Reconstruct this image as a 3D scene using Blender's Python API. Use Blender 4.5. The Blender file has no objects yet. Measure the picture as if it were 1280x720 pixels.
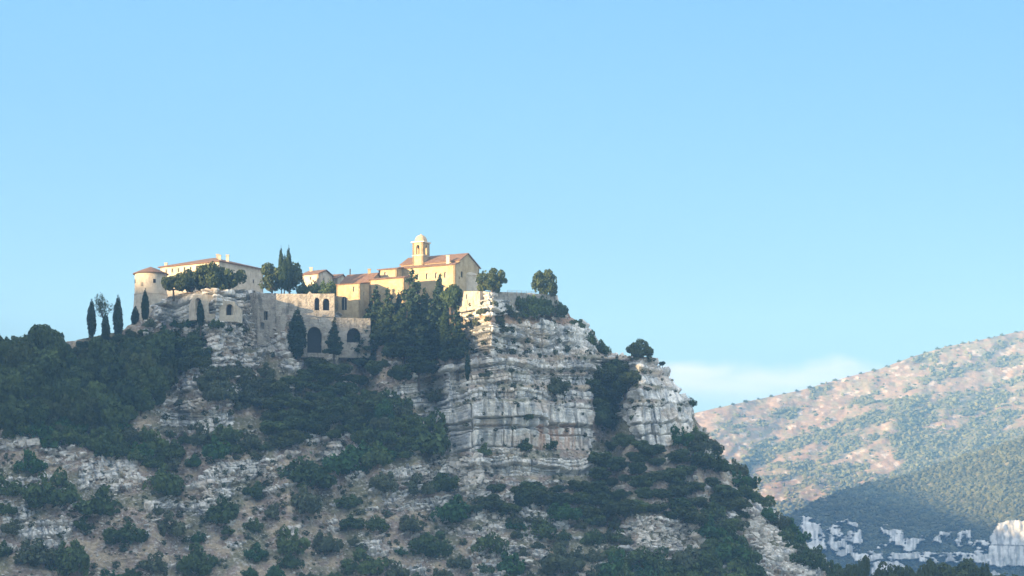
import bpy, math, random
import numpy as np
from math import radians, sin, cos, pi

# ------------------------------------------------------------------ camera, world, sun, exposure
F, H = 3000.0, 760.0            # focal length and eye-level line, in units of the 1280-wide photograph
scn = bpy.context.scene
C = scn.collection
cam_d = bpy.data.cameras.new('camera')
cam_d.sensor_width = 36.0
cam_d.lens = 36.0 * F / 1280.0
cam_d.shift_y = (H - 360.0) / 1280.0
cam_d.clip_start = 1.0
cam_d.clip_end = 30000.0
cam = bpy.data.objects.new('camera', cam_d)
cam.rotation_euler = (radians(90), 0, 0)
C.objects.link(cam)
scn.camera = cam

SUN_EL, SUN_SIDE = 8.0, 30.0     # elevation; degrees from straight left towards the viewer
sdir = np.array([-cos(radians(SUN_SIDE)) * cos(radians(SUN_EL)), -sin(radians(SUN_SIDE)) * cos(radians(SUN_EL)), sin(radians(SUN_EL))])
SKY_GAMMA, SKY_SAT, SKY_TINT = -0.10, 1.38, (0.94, 0.89, 0.98)
world = bpy.data.worlds.new('World')
scn.world = world
world.use_nodes = True
wn, wl = world.node_tree.nodes, world.node_tree.links
wn.clear()
wout = wn.new('ShaderNodeOutputWorld')
bg = wn.new('ShaderNodeBackground')
bg.inputs['Strength'].default_value = 0.15
sky = wn.new('ShaderNodeTexSky')
sky.sky_type = 'NISHITA'
sky.sun_disc = False
sky.sun_elevation = radians(SUN_EL)
sky.sun_rotation = radians(270 - SUN_SIDE)
sky.altitude = 300
sky.air_density = 1.0
sky.dust_density = 0.8
sky.ozone_density = 1.6
# a low bank of cloud near the horizon, by direction
tc = wn.new('ShaderNodeTexCoord')
mp = wn.new('ShaderNodeMapping'); mp.inputs['Scale'].default_value = (9, 9, 42)
wl.new(tc.outputs['Generated'], mp.inputs['Vector'])
cn = wn.new('ShaderNodeTexNoise'); cn.inputs['Scale'].default_value = 1.0; cn.inputs['Detail'].default_value = 7; cn.inputs['Roughness'].default_value = 0.55
wl.new(mp.outputs['Vector'], cn.inputs['Vector'])
sep = wn.new('ShaderNodeSeparateXYZ'); wl.new(tc.outputs['Generated'], sep.inputs[0])
# cloud top height varies with direction: threshold noise against elevation
cn2 = wn.new('ShaderNodeTexNoise'); cn2.inputs['Scale'].default_value = 7.0; cn2.inputs['Detail'].default_value = 8; cn2.inputs['Roughness'].default_value = 0.62
wl.new(tc.outputs['Generated'], cn2.inputs['Vector'])
def wmath(op, a, b, clamp=False):
    n = wn.new('ShaderNodeMath'); n.operation = op; n.use_clamp = clamp
    for i, v in enumerate((a, b)):
        if isinstance(v, (int, float)): n.inputs[i].default_value = v
        else: wl.new(v, n.inputs[i])
    return n.outputs[0]
cn3 = wn.new('ShaderNodeTexNoise'); cn3.inputs['Scale'].default_value = 28.0; cn3.inputs['Detail'].default_value = 8; wl.new(tc.outputs['Generated'], cn3.inputs['Vector'])
top = wmath('ADD', wmath('MULTIPLY', cn3.outputs['Fac'], 0.026), 0.0885)
edge = wmath('MULTIPLY', wmath('SUBTRACT', top, sep.outputs['Z']), 170.0, True)
low = wmath('MULTIPLY', wmath('SUBTRACT', sep.outputs['Z'], 0.078), 60.0, True)
soft = wmath('MULTIPLY', wmath('SUBTRACT', cn.outputs['Fac'], 0.34), 3.5, True)
side = wmath('MULTIPLY', wmath('SUBTRACT', sep.outputs['X'], 0.045), 40.0, True)
cm = wmath('MULTIPLY', wmath('MULTIPLY', edge, soft, True), 0.9)
cm = wmath('MULTIPLY', cm, wmath('MULTIPLY', side, wmath('ADD', wmath('MULTIPLY', low, 0.8), 0.2)))
# the photograph's tone curve is soft: even out the brightness of the sky dome, keep its hue
hsv = wn.new('ShaderNodeSeparateColor'); hsv.mode = 'HSV'; wl.new(sky.outputs[0], hsv.inputs[0])
hc = wn.new('ShaderNodeCombineColor'); hc.mode = 'HSV'
wl.new(hsv.outputs[0], hc.inputs[0]); wl.new(wmath('MULTIPLY', hsv.outputs[1], SKY_SAT, True), hc.inputs[1]); wl.new(wmath('POWER', hsv.outputs[2], SKY_GAMMA), hc.inputs[2])
hs = wn.new('ShaderNodeMixRGB'); hs.blend_type = 'MULTIPLY'; hs.inputs['Fac'].default_value = 1.0
hs.inputs['Color2'].default_value = (*SKY_TINT, 1)
wl.new(hc.outputs[0], hs.inputs['Color1'])
mixc = wn.new('ShaderNodeMixRGB')
wl.new(cm, mixc.inputs['Fac'])
wl.new(hs.outputs[0], mixc.inputs['Color1'])
mixc.inputs['Color2'].default_value = (1.24, 1.10, 1.15, 1)
# added fill light: sky overhead brightened, out of frame, to lift the shaded hillside
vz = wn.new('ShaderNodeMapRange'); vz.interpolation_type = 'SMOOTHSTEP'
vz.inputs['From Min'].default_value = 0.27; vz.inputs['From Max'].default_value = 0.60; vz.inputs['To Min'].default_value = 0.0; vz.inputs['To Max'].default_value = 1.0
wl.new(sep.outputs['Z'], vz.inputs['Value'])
overhead_fill = wn.new('ShaderNodeMixRGB'); wl.new(wmath('MULTIPLY', vz.outputs[0], wmath('ADD', wmath('MULTIPLY', cn2.outputs['Fac'], 0.8), 0.55), True), overhead_fill.inputs['Fac'])
wl.new(mixc.outputs[0], overhead_fill.inputs['Color1']); overhead_fill.inputs['Color2'].default_value = (1.66, 1.70, 1.74, 1)
wl.new(overhead_fill.outputs[0], bg.inputs['Color'])
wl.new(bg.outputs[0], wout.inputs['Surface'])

sun_d = bpy.data.lights.new('sun', 'SUN')
sun_d.energy = 3.3
sun_d.angle = radians(0.5)
sun_d.color = (1.0, 0.70, 0.38)
sun = bpy.data.objects.new('sun', sun_d)
from mathutils import Vector
sun.rotation_euler = Vector(sdir).to_track_quat('Z', 'Y').to_euler()
sun.location = (-200, 0, 300)
C.objects.link(sun)
scn.view_settings.view_transform = 'Standard'
scn.view_settings.look = 'None'
scn.view_settings.gamma = 1
scn.view_settings.exposure = 2.78
HAZE = 1.6e-4
HAZE_COL = (0.26, 0.56, 1.0)

scn.cycles.volume_bounces = 1
# ------------------------------------------------------------------ numpy helpers
def h32(*a):
    r = np.uint32(2166136261)
    with np.errstate(over='ignore'):
        for v in a:
            v = np.asarray(v).astype(np.int64).astype(np.uint32)
            r = (r ^ v) * np.uint32(16777619)
            r = r ^ (r >> np.uint32(13)); r = r * np.uint32(0x5bd1e995); r = r ^ (r >> np.uint32(15))
    return r.astype(np.float64) / 4294967295.0
def vn(x, y, z=0.0, seed=0):
    x, y, z = np.broadcast_arrays(np.asarray(x, float), np.asarray(y, float), np.asarray(z, float))
    xi, yi, zi = np.floor(x), np.floor(y), np.floor(z)
    f = [x - xi, y - yi, z - zi]
    f = [q * q * (3 - 2 * q) for q in f]
    out = 0
    for dx in (0, 1):
        for dy in (0, 1):
            for dz in (0, 1):
                w = (f[0] if dx else 1 - f[0]) * (f[1] if dy else 1 - f[1]) * (f[2] if dz else 1 - f[2])
                out = out + w * h32(xi + dx, yi + dy, zi + dz, seed)
    return out
def fbm(x, y, z=0.0, o=4, seed=0):
    s, a, t = 0, 1.0, 0
    for i in range(o):
        s = s + a * vn(np.asarray(x) * 2 ** i, np.asarray(y) * 2 ** i, np.asarray(z) * 2 ** i, seed + i * 17); t += a; a *= 0.5
    return s / t
def ss(a, b, x):
    t = np.clip((x - a) / (b - a), 0, 1); return t * t * (3 - 2 * t)
def at(px, py, Y):
    return ((px - 640.0) / F * Y, Y, (H - py) / F * Y)
def inpoly(px, py, poly):
    px, py = np.asarray(px, float), np.asarray(py, float)
    r = np.zeros(np.broadcast(px, py).shape, bool)
    n = len(poly)
    for i in range(n):
        x0, y0 = poly[i]; x1, y1 = poly[(i + 1) % n]
        if y0 == y1: continue
        c = ((y0 > py) != (y1 > py)) & (px < (x1 - x0) * (py - y0) / (y1 - y0) + x0)
        r ^= c
    return r

# ------------------------------------------------------------------ object helpers
def tag(o, label=None, cat=None, group=None, kind=None):
    if label: o['label'] = label
    if cat: o['category'] = cat
    if group: o['group'] = group
    if kind: o['kind'] = kind
    return o
def link(name, me, mat=None, parent=None):
    o = bpy.data.objects.new(name, me); C.objects.link(o)
    if me is not None and mat is not None and len(me.materials) == 0: me.materials.append(mat)
    if parent is not None: o.parent = parent
    return o
def empty(name, loc=(0, 0, 0), rz=0):
    o = bpy.data.objects.new(name, None); C.objects.link(o); o.location = loc; o.rotation_euler = (0, 0, rz)
    o.empty_display_size = 0.5
    return o
def copy_tree(o, parent=None):
    c = o.copy(); C.objects.link(c)
    if parent is not None: c.parent = parent
    for ch in list(o.children): copy_tree(ch, c)
    return c
def npmesh(name, V, Fq, col=None, smooth=False, extra=None):
    me = bpy.data.meshes.new(name)
    V = np.asarray(V, np.float32); Fq = np.asarray(Fq, np.int32)
    k = Fq.shape[1]
    me.vertices.add(len(V)); me.vertices.foreach_set('co', V.ravel())
    me.loops.add(Fq.size); me.loops.foreach_set('vertex_index', Fq.ravel())
    me.polygons.add(len(Fq)); me.polygons.foreach_set('loop_start', np.arange(0, Fq.size, k, dtype=np.int32))
    me.polygons.foreach_set('loop_total', np.full(len(Fq), k, np.int32))
    me.polygons.foreach_set('use_smooth', np.full(len(Fq), bool(smooth)))
    me.update(calc_edges=True)
    if col is not None:
        a = me.color_attributes.new('Col', 'FLOAT_COLOR', 'POINT')
        cc = np.ones((len(V), 4), np.float32); cc[:, :col.shape[1]] = col
        a.data.foreach_set('color', cc.ravel())
    me.validate()
    return me
def gridfaces(nr, nc):
    i = np.arange(nr * nc).reshape(nr, nc)
    return np.stack([i[:-1, :-1], i[:-1, 1:], i[1:, 1:], i[1:, :-1]], -1).reshape(-1, 4)

# ------------------------------------------------------------------ materials
def mat_new(name):
    m = bpy.data.materials.new(name); m.use_nodes = True
    n, l = m.node_tree.nodes, m.node_tree.links
    b = n['Principled BSDF']; b.inputs['Roughness'].default_value = 0.9
    b.inputs['Specular IOR Level'].default_value = 0.2
    return m, n, l, b
def noise_mat(name, stops, scale=1.0, detail=8, rough=0.6, stretch=(1, 1, 1), bump=0.0, bscale=None, roughness=0.9, attr=False, attr_gain=(0.7, 1.3), stain=None):
    """colour from a noise ramp in object space, or noise-modulated vertex albedo"""
    m, n, l, b = mat_new(name)
    b.inputs['Roughness'].default_value = roughness
    t = n.new('ShaderNodeTexCoord'); mp = n.new('ShaderNodeMapping'); mp.inputs['Scale'].default_value = stretch
    l.new(t.outputs['Object'], mp.inputs['Vector'])
    nz = n.new('ShaderNodeTexNoise'); nz.inputs['Scale'].default_value = scale; nz.inputs['Detail'].default_value = detail; nz.inputs['Roughness'].default_value = rough
    l.new(mp.outputs[0], nz.inputs['Vector'])
    if attr:
        a = n.new('ShaderNodeAttribute'); a.attribute_name = 'Col'
        mr = n.new('ShaderNodeMapRange'); mr.inputs['From Min'].default_value = 0.3; mr.inputs['From Max'].default_value = 0.7
        mr.inputs['To Min'].default_value = attr_gain[0]; mr.inputs['To Max'].default_value = attr_gain[1]
        l.new(nz.outputs['Fac'], mr.inputs['Value'])
        vm = n.new('ShaderNodeVectorMath'); vm.operation = 'SCALE'
        l.new(a.outputs['Color'], vm.inputs[0]); l.new(mr.outputs[0], vm.inputs['Scale'])
        l.new(vm.outputs[0], b.inputs['Base Color'])
    else:
        cr = n.new('ShaderNodeValToRGB')
        while len(cr.color_ramp.elements) < len(stops): cr.color_ramp.elements.new(0.5)
        for e, (p, c) in zip(cr.color_ramp.elements, stops):
            e.position = p; e.color = (*c, 1)
        l.new(nz.outputs['Fac'], cr.inputs['Fac'])
        if stain:
            m2 = n.new('ShaderNodeMapping'); m2.inputs['Scale'].default_value = (stain[1], stain[1], stain[1] * .35); l.new(t.outputs['Object'], m2.inputs['Vector'])
            n3 = n.new('ShaderNodeTexNoise'); n3.inputs['Scale'].default_value = 1.0; n3.inputs['Detail'].default_value = 9; n3.inputs['Roughness'].default_value = .72
            l.new(m2.outputs[0], n3.inputs['Vector'])
            r3 = n.new('ShaderNodeMapRange'); r3.inputs['From Min'].default_value = .50; r3.inputs['From Max'].default_value = .62; l.new(n3.outputs['Fac'], r3.inputs['Value'])
            mm = n.new('ShaderNodeMath'); mm.operation = 'MULTIPLY'; mm.inputs[1].default_value = stain[0]; l.new(r3.outputs[0], mm.inputs[0])
            mx = n.new('ShaderNodeMixRGB'); mx.inputs['Color2'].default_value = (*stain[2], 1); l.new(mm.outputs[0], mx.inputs['Fac']); l.new(cr.outputs[0], mx.inputs['Color1']); l.new(mx.outputs[0], b.inputs['Base Color'])
        else: l.new(cr.outputs[0], b.inputs['Base Color'])
    if bump:
        n2 = n.new('ShaderNodeTexNoise'); n2.inputs['Scale'].default_value = bscale or scale * 2; n2.inputs['Detail'].default_value = 8
        l.new(mp.outputs[0], n2.inputs['Vector'])
        bp = n.new('ShaderNodeBump'); bp.inputs['Strength'].default_value = 1.0; bp.inputs['Distance'].default_value = bump
        l.new(n2.outputs['Fac'], bp.inputs['Height']); l.new(bp.outputs[0], b.inputs['Normal'])
    return m
def leaf_mat(name, dark, light, transl=0.25):
    m, n, l, b = mat_new(name)
    b.inputs['Roughness'].default_value = 0.7
    oi = n.new('ShaderNodeObjectInfo')
    a = n.new('ShaderNodeAttribute'); a.attribute_name = 'Col'
    mx = n.new('ShaderNodeMixRGB'); mx.inputs['Color1'].default_value = (*dark, 1); mx.inputs['Color2'].default_value = (*light, 1)
    ad = n.new('ShaderNodeMath'); ad.operation = 'MULTIPLY_ADD'; ad.inputs[1].default_value = 0.5; ad.use_clamp = True
    hf = n.new('ShaderNodeMath'); hf.operation = 'MULTIPLY'; hf.inputs[1].default_value = 0.5
    l.new(a.outputs['Fac'], hf.inputs[0])
    l.new(oi.outputs['Random'], ad.inputs[0]); l.new(hf.outputs[0], ad.inputs[2])
    l.new(ad.outputs[0], mx.inputs['Fac']); l.new(mx.outputs[0], b.inputs['Base Color'])
    tr = n.new('ShaderNodeBsdfTranslucent'); l.new(mx.outputs[0], tr.inputs['Color'])
    ms = n.new('ShaderNodeMixShader'); ms.inputs['Fac'].default_value = transl
    l.new(b.outputs[0], ms.inputs[1]); l.new(tr.outputs[0], ms.inputs[2])
    l.new(ms.outputs[0], n['Material Output'].inputs['Surface'])
    return m
M = {}
M['hill'] = noise_mat('hill_ground', None, scale=1.1, detail=10, rough=0.7, attr=True, bump=0.25, bscale=1.6, attr_gain=(0.62, 1.35))
M['far'] = noise_mat('far_slope', None, scale=0.12, detail=10, rough=0.7, attr=True, bump=1.5, bscale=0.15, attr_gain=(0.7, 1.3))
M['farcrown'] = noise_mat('far_foliage', [(0.3, (0.035, 0.055, 0.022)), (0.7, (0.10, 0.12, 0.045))], scale=0.05, detail=8, attr=True, attr_gain=(0.7, 1.3))
M['ground'] = noise_mat('valley_ground', [(0.3, (0.16, 0.17, 0.09)), (0.55, (0.32, 0.27, 0.18)), (0.8, (0.42, 0.37, 0.27))], scale=0.02, detail=10)
M['rock'] = noise_mat('limestone', [(0.30, (0.28, 0.27, 0.25)), (0.48, (0.50, 0.47, 0.42)), (0.72, (0.72, 0.67, 0.60))], scale=0.9, detail=10, rough=0.65, bump=0.25, bscale=2.0)
M['stone'] = noise_mat('scree_stone', [(0.32, (0.32, 0.30, 0.28)), (0.5, (0.52, 0.49, 0.44)), (0.7, (0.72, 0.68, 0.60))], scale=0.35, detail=10)
M['plaster'] = noise_mat('warm_rendered_stone', [(0.3, (0.32, 0.25, 0.15)), (0.5, (0.44, 0.355, 0.22)), (0.72, (0.54, 0.45, 0.30))], scale=0.5, detail=10, rough=0.65, stretch=(1, 1, 1.2), bump=0.12, bscale=3, stain=(.45, .55, (.25, .18, .11)))
M['castle'] = noise_mat('pale_castle_stone', [(0.3, (0.40, 0.35, 0.27)), (0.5, (0.56, 0.50, 0.40)), (0.72, (0.68, 0.62, 0.51))], scale=0.6, detail=10, rough=0.65, bump=0.15, bscale=3, stain=(.45, .6, (.26, .20, .15)))
M['masonry'] = noise_mat('grey_wall_masonry', [(0.28, (0.22, 0.20, 0.18)), (0.5, (0.42, 0.39, 0.34)), (0.72, (0.58, 0.54, 0.48))], scale=0.45, detail=12, rough=0.7, stretch=(1, 1, 1.6), bump=0.5, bscale=1.6, stain=(.75, .45, (.10, .10, .085)))
M['trim'] = noise_mat('pale_trim', [(0.3, (0.6, 0.55, 0.46)), (0.7, (0.75, 0.7, 0.6))], scale=2)
M['tile'] = noise_mat('terracotta_tiles', [(0.3, (0.10, 0.058, 0.04)), (0.5, (0.165, 0.098, 0.068)), (0.72, (0.25, 0.17, 0.12))], scale=1.4, detail=10, rough=0.7, bump=0.1, bscale=4)
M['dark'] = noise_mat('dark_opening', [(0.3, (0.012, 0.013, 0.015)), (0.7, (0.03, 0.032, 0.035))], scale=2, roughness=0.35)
M['bark'] = noise_mat('bark', [(0.3, (0.05, 0.038, 0.028)), (0.7, (0.14, 0.11, 0.085))], scale=3, stretch=(1, 1, 0.3))
M['iron'] = noise_mat('dark_iron', [(0.3, (0.03, 0.03, 0.03)), (0.7, (0.07, 0.065, 0.06))], scale=3, roughness=0.5)
M['oak'] = leaf_mat('oak_leaves', (0.015, 0.042, 0.016), (0.090, 0.128, 0.036))
M['shrub'] = leaf_mat('shrub_leaves', (0.026, 0.062, 0.022), (0.115, 0.165, 0.050))
M['shrub2'] = leaf_mat('grey_shrub_leaves', (0.050, 0.078, 0.040), (0.13, 0.15, 0.080))
M['bright'] = leaf_mat('bright_shrub_leaves', (0.020, 0.075, 0.025), (0.06, 0.14, 0.042))
M['dry'] = leaf_mat('dry_shrub_leaves', (0.10, 0.07, 0.045), (0.17, 0.13, 0.08))
M['lit'] = leaf_mat('plane_leaves', (0.035, 0.058, 0.018), (0.085, 0.110, 0.034))
M['cyp'] = leaf_mat('cypress_leaves', (0.012, 0.034, 0.015), (0.038, 0.070, 0.026))
M['con'] = leaf_mat('conifer_needles', (0.012, 0.036, 0.020), (0.055, 0.088, 0.038))

# ------------------------------------------------------------------ THE HILL
SKY = [(-420, 560), (-300, 500), (-150, 462), (0, 440), (60, 432), (100, 424), (150, 414), (165, 404), (186, 398), (192, 384), (200, 374), (225, 367), (250, 363), (300, 362), (312, 364), (320, 367),
       (385, 367), (418, 368), (424, 384), (450, 384), (500, 384), (560, 382), (570, 366), (576, 364), (640, 365), (696, 369), (702, 384), (716, 398), (728, 404), (735, 414), (748, 430), (765, 441), (790, 445),
       (822, 447), (832, 463), (845, 480), (860, 500), (867, 522), (884, 543), (903, 570), (928, 592), (950, 626), (975, 650), (1000, 676), (1030, 702), (1060, 722), (1100, 742), (1160, 766)]
SKX = np.array([p[0] for p in SKY], float); SKYY = np.array([p[1] for p in SKY], float)
pxs = np.concatenate([np.arange(-420, -20, 6.0), np.arange(-20, 1110, 1.0), np.arange(1110, 1161, 5.0)])
NR = 430
tt = np.linspace(0, 1, NR)              # 0 = foot, 1 = skyline
sk = np.interp(pxs, SKX, SKYY)
PY = 790 + (sk[None, :] - 790) * tt[:, None]
PX = np.broadcast_to(pxs[None, :], PY.shape)
tilt = np.where(PX < 600, (600 - PX) * 0.16, 0) + np.where(PX > 790, (PX - 790) * 0.10, 0)
wob = (fbm(PX / 60.0, PY / 200.0, 0, 3, 5) - 0.5) * 9
PE = PY - tilt + wob                    # strata coordinate

def soft(poly, w=4.0, seed=1):
    """soft-edged polygon mask with a ragged edge"""
    jx = (fbm(PX / 9.0, PY / 7.0, 0, 3, seed) - 0.5) * w * 4
    jy = (fbm(PX / 9.0, PY / 7.0, 7.3, 3, seed + 50) - 0.5) * w * 3
    return inpoly(PX + jx, PY + jy, poly).astype(float)
cliffs = [
    [(572, 362), (704, 362), (708, 400), (640, 392), (572, 400)],
    [(582, 402), (650, 404), (735, 402), (748, 432), (745, 443), (584, 446)],
    [(596, 446), (845, 442), (862, 500), (868, 545), (850, 556), (800, 560), (780, 520), (742, 510), (742, 566), (560, 566), (552, 528), (532, 512), (480, 510), (478, 490), (520, 466)],
    [(200, 512), (292, 515), (295, 534), (204, 532)],
    [(560, 570), (745, 570), (745, 594), (615, 596), (600, 622), (566, 618), (548, 590)],
    [(195, 368), (315, 360), (318, 400), (190, 402)],
]
CL = np.zeros(PY.shape)
for i, p in enumerate(cliffs): CL = np.maximum(CL, soft(p, 3.0, 11 + i * 3))
mid = [  # bouldery, broken rock
    [(196, 398), (330, 400), (395, 440), (380, 470), (330, 458), (205, 470)],
    [(200, 460), (300, 470), (300, 512), (196, 514)],
    [(380, 520), (460, 512), (470, 560), (400, 575)],
    [(470, 500), (560, 510), (562, 560), (470, 560)],
    [(262, 572), (352, 576), (348, 598), (262, 596)],
    [(470, 590), (560, 575), (560, 622), (470, 612)],
    [(0, 538), (50, 536), (48, 562), (0, 566)], [(50, 560), (98, 560), (96, 584), (50, 586)],
    [(98, 568), (172, 566), (182, 612), (98, 616)],
    [(590, 628), (650, 612), (708, 650), (700, 700), (650, 730), (580, 730), (560, 690)],
    [(770, 665), (800, 645), (880, 650), (884, 690), (860, 706), (770, 690)],
    [(856, 560), (906, 556), (930, 590), (940, 615), (905, 620), (890, 590)],
    [(900, 650), (950, 620), (985, 655), (1060, 722), (1060, 760), (940, 740), (930, 690), (900, 680)],
    [(230, 596), (290, 600), (290, 640), (230, 640)],
    [(0, 600), (60, 595), (120, 640), (70, 690), (0, 690)],
    [(480, 610), (560, 615), (560, 640), (480, 640)],
]
MD = np.zeros(PY.shape)
for i, p in enumerate(mid): MD = np.maximum(MD, soft(p, 5.0, 61 + i * 3))
patch = fbm(PX / 26.0, PE / 7.0, 0, 4, 9)
RK = np.clip(np.maximum(CL, MD * ss(0.38, 0.50, patch)), 0, 1)
RK = np.maximum(RK, ss(0.60, 0.68, patch) * 0.9 * (PX > 180))
# ledges in the strata (photo rows), run = horizontal metres per metre of rise
run = np.where(PX < 200, 0.95, 1.12) * np.ones(PY.shape)
run = run + (fbm(PX / 40.0, PE / 9.0, 0, 3, 21) - 0.5) * 1.3
run = np.where(RK > 0.5, 0.55 + (patch - 0.5), run)
run = np.where(CL > 0.5, 0.16, run)
LED = np.zeros(PY.shape)
for (y0, y1, r) in [(395, 405, 2.2), (441, 447, 2.6), (462, 466, 1.0), (478, 484, 2.2), (497, 502, 1.6), (560, 572, 2.2), (592, 600, 2.0)]:
    k = ss(y0 - 1.5, y0 + 1, PE) * (1 - ss(y1 - 1, y1 + 1.5, PE)) * ((PX > 470) & (PX < 880)) * (CL > 0.5) * ss(0.30, 0.42, fbm(PX / 22.0, PE / 60.0, 3.1, 2, 31))
    run = run * (1 - k) + r * k; LED = np.maximum(LED, k)
for (x0, x1, y0, y1) in [(318, 424, 366, 392), (345, 462, 397, 441), (312, 346, 366, 428)]:
    k = ((PX > x0) & (PX < x1) & (PY > y0) & (PY < y1)); run = np.where(k, 0.12, run)
run = np.clip(run, 0.08, 2.8)
Yg = np.zeros(PY.shape)
Yg[0] = np.interp(pxs, [-420, 0, 300, 600, 700, 870, 1000, 1160], [640, 642, 650, 668, 672, 676, 688, 700])
for i in range(1, NR):
    k = (H - PY[i]) / F; dk = k - (H - PY[i - 1]) / F; r = 0.5 * (run[i] + run[i - 1])
    # neighbouring columns are kept together by light smoothing of the running depth
    Yg[i] = Yg[i - 1] + r * dk * Yg[i - 1] / (1 - r * k)
ker = np.exp(-0.5 * (np.arange(-8, 9) / 4.0) ** 2); ker /= ker.sum()
for i in range(NR):
    Yg[i] = np.convolve(np.pad(Yg[i], 8, 'edge'), ker, 'valid')
# big buttresses and gullies of the cliff, rounding back at the right-hand edge
Yg += (fbm(PX / 45.0, PY / 160.0, 0, 2, 77) - 0.5) * 12
Yg += 10 * np.exp(-((PX - 762) / 20.0) ** 2) * ss(440, 470, PY) * (1 - ss(560, 600, PY))
edge_x = np.interp(PY, SKYY[27:], SKX[27:])
dist = np.clip(edge_x - PX, 0, 400)
Yg += np.where(PX > 560, 26 * np.exp(-dist / 22.0), 0)
X = (PX - 640) / F * Yg; Z = (H - PY) / F * Yg
P = np.stack([X, Yg, Z], -1)
# normals
du = np.gradient(P, axis=1); dv = np.gradient(P, axis=0)
Nn = np.cross(du, dv); Nn /= np.linalg.norm(Nn, axis=-1, keepdims=True) + 1e-9
Nn *= np.sign(-Nn[..., 1:2] + 1e-9)
# bedded, jointed limestone
rs = np.random.RandomState(4)
def blocks(s, h, tmin, tmax, wmin, wmax, seed):
    hb = np.cumsum(rs.uniform(tmin, tmax, 400)) - 30
    li = np.clip(np.searchsorted(hb, h), 1, 399)
    h0, h1 = hb[li - 1], hb[li]
    w = wmin + (wmax - wmin) * h32(li, seed)
    c = s / w + 50 * h32(li, seed + 1) + 0.5 * vn(s / w * 0.7, li * 3.7, 0, seed + 2)
    ci = np.floor(c); fc = c - ci
    off = h32(li, ci, seed + 3)
    lo = h32(li, seed + 9)
    dj = np.minimum(fc, 1 - fc) * w; dl = np.minimum(h - h0, h1 - h)
    return off, lo, dj, dl
s_ = X + 0.45 * (Yg - 700)
hh = Z + (fbm(s_ / 14.0, Z / 20.0, 0, 3, 41) - 0.5) * 5 + np.where(PX < 600, (600 - PX) * -0.16 * 0.24, 0) * -1
o1, l1, j1, b1 = blocks(s_, hh, 2.0, 6.0, 2.2, 7.0, 100)
o2, l2, j2, b2 = blocks(s_ + 0.6 * (vn(hh, s_, 0, 3) - .5), hh, 0.5, 1.7, 0.8, 2.6, 200)
massive = ((PX > 535) & (PX < 745) & (PE > 500) & (PE < 560)) | ((PX > 780) & (PY > 470) & (PX < 870))
fine = np.where(massive, 0.18, 1.0)
D = CL * ((o1 - 0.5) * 1.15 + (l1 - 0.5) * 2.0 - 1.3 * (1 - ss(0.0, 0.40, j1)) - 1.7 * (1 - ss(0.0, 0.42, b1)))
D += CL * fine * ((o2 - 0.5) * 0.55 + (l2 - 0.5) * 0.8 - 0.6 * (1 - ss(0, 0.26, j2)) - 0.8 * (1 - ss(0, 0.26, b2)))
MR = np.clip(RK - CL, 0, 1)
D += MR * (o2 * 1.3 + (l2 - .5) * 0.9 - 0.7 * (1 - ss(0, 0.25, j2)) - 0.7 * (1 - ss(0, 0.25, b2)) + 0.3)
D += massive * CL * ((np.abs(fbm(s_ / 2.6, hh / 14.0, 0, 3, 97) - .5) * 2) * 2.6 - .6)
# overhang line under the massive bed
D -= 1.6 * CL * ((PX > 550) & (PX < 745)) * np.exp(-((PE - 531.5) / 1.6) ** 2)
D += (1 - RK) * ((fbm(X / 1.3, Z / 0.9, Yg / 1.3, 4, 91) - 0.5) * 1.3)
D += RK * (fbm(X / 0.9, Z / 0.7, Yg / 0.9, 3, 95) - 0.5) * 0.28
D *= (1 - 0.85 * LED)
P2 = P + Nn * D[..., None]
# albedo
def mixc3(a, b, t): return a * (1 - t[..., None]) + b * t[..., None]
pale, grey, ochre = np.array([.73, .71, .66]), np.array([.32, .335, .345]), np.array([.56, .41, .28])
n1 = fbm(s_ / 1.6, hh / 3.0, 0, 4, 301); n2 = fbm(s_ / 0.8, hh / 9.0, 0, 3, 333); n3 = fbm(s_ / 7, hh / 5, 0, 3, 351)
rockc = mixc3(pale * np.ones(P.shape), grey, np.clip(ss(0.42, 0.66, n1) * 0.55 + ss(0.52, 0.68, n2) * 0.7, 0, 1))
rockc = mixc3(rockc, ochre, ss(0.60, 0.74, n3) * 0.35)
rockc = rockc * (0.85 + 0.3 * o2[..., None]) * (1 - 0.16 * MR[..., None])
m_ = ((PX > 672) & (PX < 720) & (PY > 530) & (PY < 562)) * ss(0.4, 0.6, n2)
rockc = mixc3(rockc, np.array([.55, .38, .28]), m_ * 0.8)
s1 = fbm(X / 3.0, Z / 2.0, Yg / 3, 4, 401); s2 = fbm(X / 0.8, Z / 0.6, Yg / .8, 3, 421); s3 = fbm(X / 9.0, Z / 5.0, 0, 3, 431)
soil = mixc3(np.array([.22, .175, .145]) * np.ones(P.shape), np.array([.34, .28, .20]), ss(0.4, 0.65, s1))
soil = mixc3(soil, np.array([.12, .13, .075]), ss(0.48, 0.64, s3) * 0.75)
soil = mixc3(soil, np.array([.38, .36, .33]), ss(0.60, 0.70, s2) * 0.8)
red = ((PY < 412) & (PX > 600)) * 1.0
soil = mixc3(soil, np.array([.34, .20, .12]), red * 0.5)
isrock = np.clip(RK * (1 - LED * 0.9) * ss(0.30, 0.42, fbm(X / 1.5, Z / 1.0, Yg / 2, 3, 441) + CL * 0.25), 0, 1)
COLR = mixc3(soil, rockc, isrock)
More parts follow.
